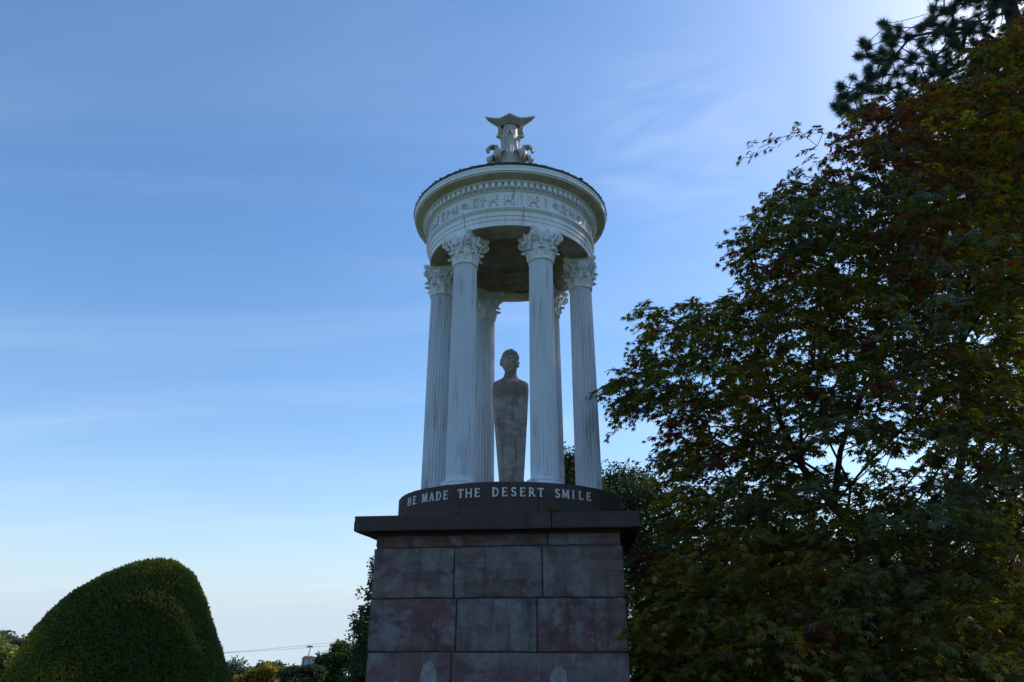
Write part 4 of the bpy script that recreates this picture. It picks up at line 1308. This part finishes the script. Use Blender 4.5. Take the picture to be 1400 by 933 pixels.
# ------------------------------------------------------------------ the pine behind the maple
def pine():
    Y0 = 3.0
    bx = at(1475, 300, Y0)
    base = np.array([bx[0], Y0, 0.0])
    root = empty('pine_tree', tuple(base), 'tall dark pine with needle tufts rising behind the top of the maple', 'tree')
    tip = np.array([base[0]+.3, Y0, 17.5])
    trunk = [base*(1-u)+tip*u+np.array([.12*sin(6*u), .1*sin(5*u), 0]) for u in np.linspace(0, 1, 16)]
    poly = [(1420,-160),(1300,-60),(1268,-8),(1276,20),(1255,42),(1230,36),(1206,30),(1206,50),(1182,56),(1172,80),(1180,100),(1146,118),(1140,150),(1170,165),(1210,190),(1420,330),(1560,330),(1560,-160)]
    N = 2600
    x = RNG.uniform(1140, 1560, N); y = RNG.uniform(-160, 330, N); ok = in_poly(x, y, poly); x, y = x[ok], y[ok]
    Y = Y0 + RNG.normal(0, 1, len(x))*1.0
    P = np.array([at(a, b, c) for a, b, c in zip(x, y, Y)])
    # keep tufts apart so that sky shows between them
    ki = []
    for i in range(len(P)):
        if all(np.linalg.norm(P[j]-P[i]) > 0.29 for j in ki): ki.append(i)
    edge = [(1278,12),(1262,40),(1232,38),(1212,32),(1216,56),(1184,58),(1176,78),(1190,96),(1152,120),(1144,146),(1166,136),(1164,155),(1290,40),(1185,122),(1200,78)]
    P = np.concatenate([P[ki], [at(a, b, Y0-.3) for a, b in edge]])
    NP, par, ends = skeleton(trunk, P, pen=.10, step=.35, sag=.13, droop=-.08, late=15)
    tr, br = limb_meshes(NP, par, .011, .06, 2.0, 8)
    link('trunk', fast_mesh('trunk', tr[0]-base, tr[1]), PBARK, root)
    link('branches', fast_mesh('branches', br[0]-base, br[1]), PBARK, root, 'stuff')
    per = 330; n = per*len(P); ci = np.repeat(np.arange(len(P)), per)
    ax = np.array([P[i]-NP[par[ends[i]]] for i in range(len(P))]); ax[:, 2] += .25; ax /= np.linalg.norm(ax, axis=1, keepdims=True)
    d_ = RNG.normal(0, 1, (n, 3)); d_ /= np.linalg.norm(d_, axis=1, keepdims=True)
    d_ = d_ + .55*ax[ci]; d_ /= np.linalg.norm(d_, axis=1, keepdims=True)
    pos = P[ci] + ax[ci]*RNG.uniform(-.09, .06, n)[:, None] + RNG.normal(0, .03, (n, 3))
    tv = np.array([(-.03,0,0),(.03,0,0),(0,1,0)]); tf = np.array([(0,1,2)])
    V, T, C = scatter(tv, tf, pos-base, frames(d_, RNG.normal(0, 1, (n, 3))), RNG.uniform(.09, .165, n), pal([(.6,(.030,.054,.034)),(.4,(.042,.066,.036))], n))
    link('needles', fast_mesh('needles', V, T, C), YEW, root, 'stuff')
pine()

# ------------------------------------------------------------------ clipped yew
def topiary():
    Y0 = -0.6
    prof = [(763.8,220,220.5),(764.6,214,226),(766.5,206,234),(770,194,243),(775,180,250.5),(781,166,257),(788,151,262.5),(797,135,268),(808,117,273),(822,101,278),(838,86,282.5),(856,71,287),(876,58,292.5),(898,44,299),(920,32,306.5),(945,20,314),(975,8,323)]
    rows = []
    for (py, xl, xr) in prof:
        a = at(xl, py, Y0); b_ = at(xr, py, Y0)
        rows.append(((a[0]+b_[0])/2, (b_[0]-a[0])/2, a[2]))
    last = rows[-1]; 
    for k in range(1, 5):
        rows.append((last[0], last[1]*(1.0+0.02*k), last[2]*(1-k/4.0)))
    base = np.array([last[0], Y0, 0.0])
    root = empty('yew_topiary', tuple(base), 'large smooth dome of clipped dark green yew', 'shrub')
    n = 72; V = []
    for (cx, r, zz) in rows:
        for i in range(n):
            a = 2*pi*i/n
            r2 = max(0.004, r-0.02)
            V.append((cx+r2*cos(a), Y0+r2*0.92*sin(a), zz-.01))
    V = np.array(V)
    Fq = np.array([(j*n+i, j*n+(i+1) % n, (j+1)*n+(i+1) % n, (j+1)*n+i) for j in range(len(rows)-1) for i in range(n)])
    m = M('yew_inside'); nn = m.noise(m.coord(), 30, 6, .7)
    body = fast_mesh('body', V-base, Fq[:, ::-1]); body.shade_smooth()
    link('body', body, m.bsdf(m.mix(nn, (.010,.016,.006), (.026,.036,.010)), 1.0, nn, .8, .03, .1), root)
    MB().tube([(0,0,0),(0.02,0,.3),(0,0.02,.6)], [.16,.12,.1], 8).build('trunk', BARK, root)
    # shoots over the surface
    A = V[Fq]; e1 = A[:, 1]-A[:, 0]; e2 = A[:, 3]-A[:, 0]
    nor = np.cross(e2, e1); ar = np.linalg.norm(nor, axis=1); nor /= (ar[:, None]+1e-12)
    cen = A.mean(1); outw = cen-np.array([base[0], Y0, 0.9]); nor *= np.sign((nor*outw).sum(1))[:, None]
    front = (cen[:, 1] < Y0+.5)
    ar = ar*np.where(front, 1, .35)*np.where(cen[:, 2] < 0.9, .25, 1)
    N = 72000
    i = RNG.choice(len(Fq), N, p=ar/ar.sum()); u, v = RNG.random((2, N))
    p = A[i, 0]+e1[i]*u[:, None]+e2[i]*v[:, None]
    nn_ = nor[i]
    # clumps: low waves where shoots stand a little proud or sit deeper
    wv = np.sin(p[:, 0]*9+3*np.sin(p[:, 2]*5))+np.sin(p[:, 2]*13+2*np.sin(p[:, 0]*7))+np.sin((p[:, 0]-p[:, 2])*21)+np.sin(p[:, 1]*11)
    p = p + nn_*(0.008+0.006*wv[:, None]/2 + RNG.normal(0, .005, N)[:, None])
    # tufts that were missed by the shears, and shallow dents
    dent = np.zeros(N)
    for _ in range(260):
        q0 = p[RNG.integers(N)]; rr_ = RNG.uniform(.03, .11); dent += RNG.uniform(-.018, .010)*np.exp(-(((p-q0)/rr_)**2).sum(1))
    p = p + nn_*dent[:, None]
    tip = nn_*.75 + RNG.normal(0, .55, (N, 3)); tip[:, 2] += .1
    tv = np.array([(-.22,0,0),(.22,0,0),(.10,1,0),(-.10,1,0)]); tf = np.array([(0,1,2,3)])
    # sunlit strips put into the leaf colour, over random patches of yellower growth
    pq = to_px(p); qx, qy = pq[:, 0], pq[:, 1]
    sun_tint = 2.8*np.exp(-((qx-205)/50)**2-((qy-(800-(qx-120)*.22))/9)**2)+2.2*np.exp(-((qx-272)/11)**2-((qy-855)/22)**2)+1.3*np.exp(-((qx-232)/26)**2-((qy-797)/12)**2)+.9*np.exp(-((qx-60)/60)**2-((qy-890)/60)**2)
    yl = sun_tint - .6 + .6*np.sin(p[:, 0]*2.6+.8)+np.sin(p[:, 2]*3.1+p[:, 0]*1.7)+.8*np.sin(p[:, 0]*6-p[:, 2]*4)+RNG.normal(0, .55, N)
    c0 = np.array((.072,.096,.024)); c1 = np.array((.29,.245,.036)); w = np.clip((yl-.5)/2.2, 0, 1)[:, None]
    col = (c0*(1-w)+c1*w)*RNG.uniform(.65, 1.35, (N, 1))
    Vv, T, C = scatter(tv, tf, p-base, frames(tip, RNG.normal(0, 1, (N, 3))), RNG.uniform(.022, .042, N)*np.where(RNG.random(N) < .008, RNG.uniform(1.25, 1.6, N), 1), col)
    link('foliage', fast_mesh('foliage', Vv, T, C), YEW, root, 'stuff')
topiary()

blob_tree('dark_shrub', gx(905, 7), [px_blob(905,850,7,26,50,1),px_blob(900,930,7,34,60,1.5)], 9000, .07, DK, 'dark shrub beside the lower right corner of the pedestal', cat='shrub', trunk_r=.06, pads=70, clump=.3)

# small tuft of moss growing on the ledge under the lettering
a = drum_angle(757, LZ) - DELTA
root = empty('moss_tuft', (1.435*sin(a), -1.435*cos(a), Z(1.12)), 'small green tuft of moss growing on the ledge under the word SMILE', 'plant')
n = 420
p = np.clip(RNG.normal(0, 1, (n, 3)), -2, 2)*np.array([.045, .022, .025]); p[:, 2] = np.abs(p[:, 2])*1.1 + .003
V, T, C = scatter(RHOMB_V, RHOMB_F, p, frames(RNG.normal(0, .6, (n, 3))+np.array([0, -.3, .6]), RNG.normal(0, 1, (n, 3))), RNG.uniform(.014, .028, n), pal([(.6,(.09,.13,.02)),(.4,(.05,.08,.02))], n))
link('foliage', fast_mesh('foliage', V, T, C), LEAF, root, 'stuff')

# ------------------------------------------------------------------ cable car far behind
def gondola(px, py, Y, body_c, low_c, win_c, label, group, rz):
    top = at(px, py, Y)
    root = empty('cable_car', tuple(top), label, 'cable car', group, rz)
    bm_ = plain('cabin_paint', body_c, .4); lm = plain('cabin_lower_paint', low_c, .4); wm = plain('cabin_glass', win_c, .12, .8); mm = plain('galvanised_steel', (.22, .22, .23), .5)
    s = 1.0
    secs = [(0,0,-3.45,.55,.5,.2),(0,0,-3.3,.78,.7,.25),(0,0,-2.9,.95,.85,.25),(0,0,-2.2,1.0,.9,.25),(0,0,-1.7,.92,.82,.25),(0,0,-1.45,.6,.5,.25)]
    cab = loft(secs).build('cabin', bm_, root, smooth=40)
    loft([(0,0,-3.47,.56,.51,.2),(0,0,-3.3,.80,.72,.25),(0,0,-2.98,.955,.855,.25)]).build('lower_panel', lm, root, smooth=40)
    for sx in (-1, 1):
        MB().box(-.36+sx*.44, .36+sx*.44, -.925, -.86, -2.75, -1.85).build('window', wm, root)
        MB().box(sx*.98, sx*1.02, -.55, .55, -2.75, -1.9).build('window', wm, root)
    MB().tube([(0,0,-1.46),(0,0,-.9),(.12,0,-.6),(.12,0,-.12)], .075, 8).build('hanger', mm, root)
    MB().box(-.42, .5, -.16, .16, -.18, .1).build('grip', mm, root)
    return root
YG = 118
c1 = at(425.5, 883.5, YG)
gondola(425.5, 883.5, YG, (.20,.06,.045), (.45,.30,.03), (.30,.38,.50), 'small red and yellow cable car hanging above the far trees', None, radians(25))
CABM = plain('cable_steel', (.10, .10, .11), .6)
for (pa, pb, lab) in (((425.5, 883.3, YG), (150, 897.5, 110), 'upper cable, the one that carries the red cable car'), ((455, 877, 125), (150, 902, 112), 'lower cable running towards the topiary')):
    A_ = at(*pa); B_ = at(*pb)
    d_ = (B_-A_)
    pts = [A_-d_*.45+d_*1.9*u+np.array([0, 0, -.6*4*u*(1-u)+.25]) for u in np.linspace(0, 1, 14)]
    o = MB().tube([tuple(q) for q in pts], .021, 6).build('cable', CABM)
    tag(o, lab, 'cable', 'cables of the cable car')
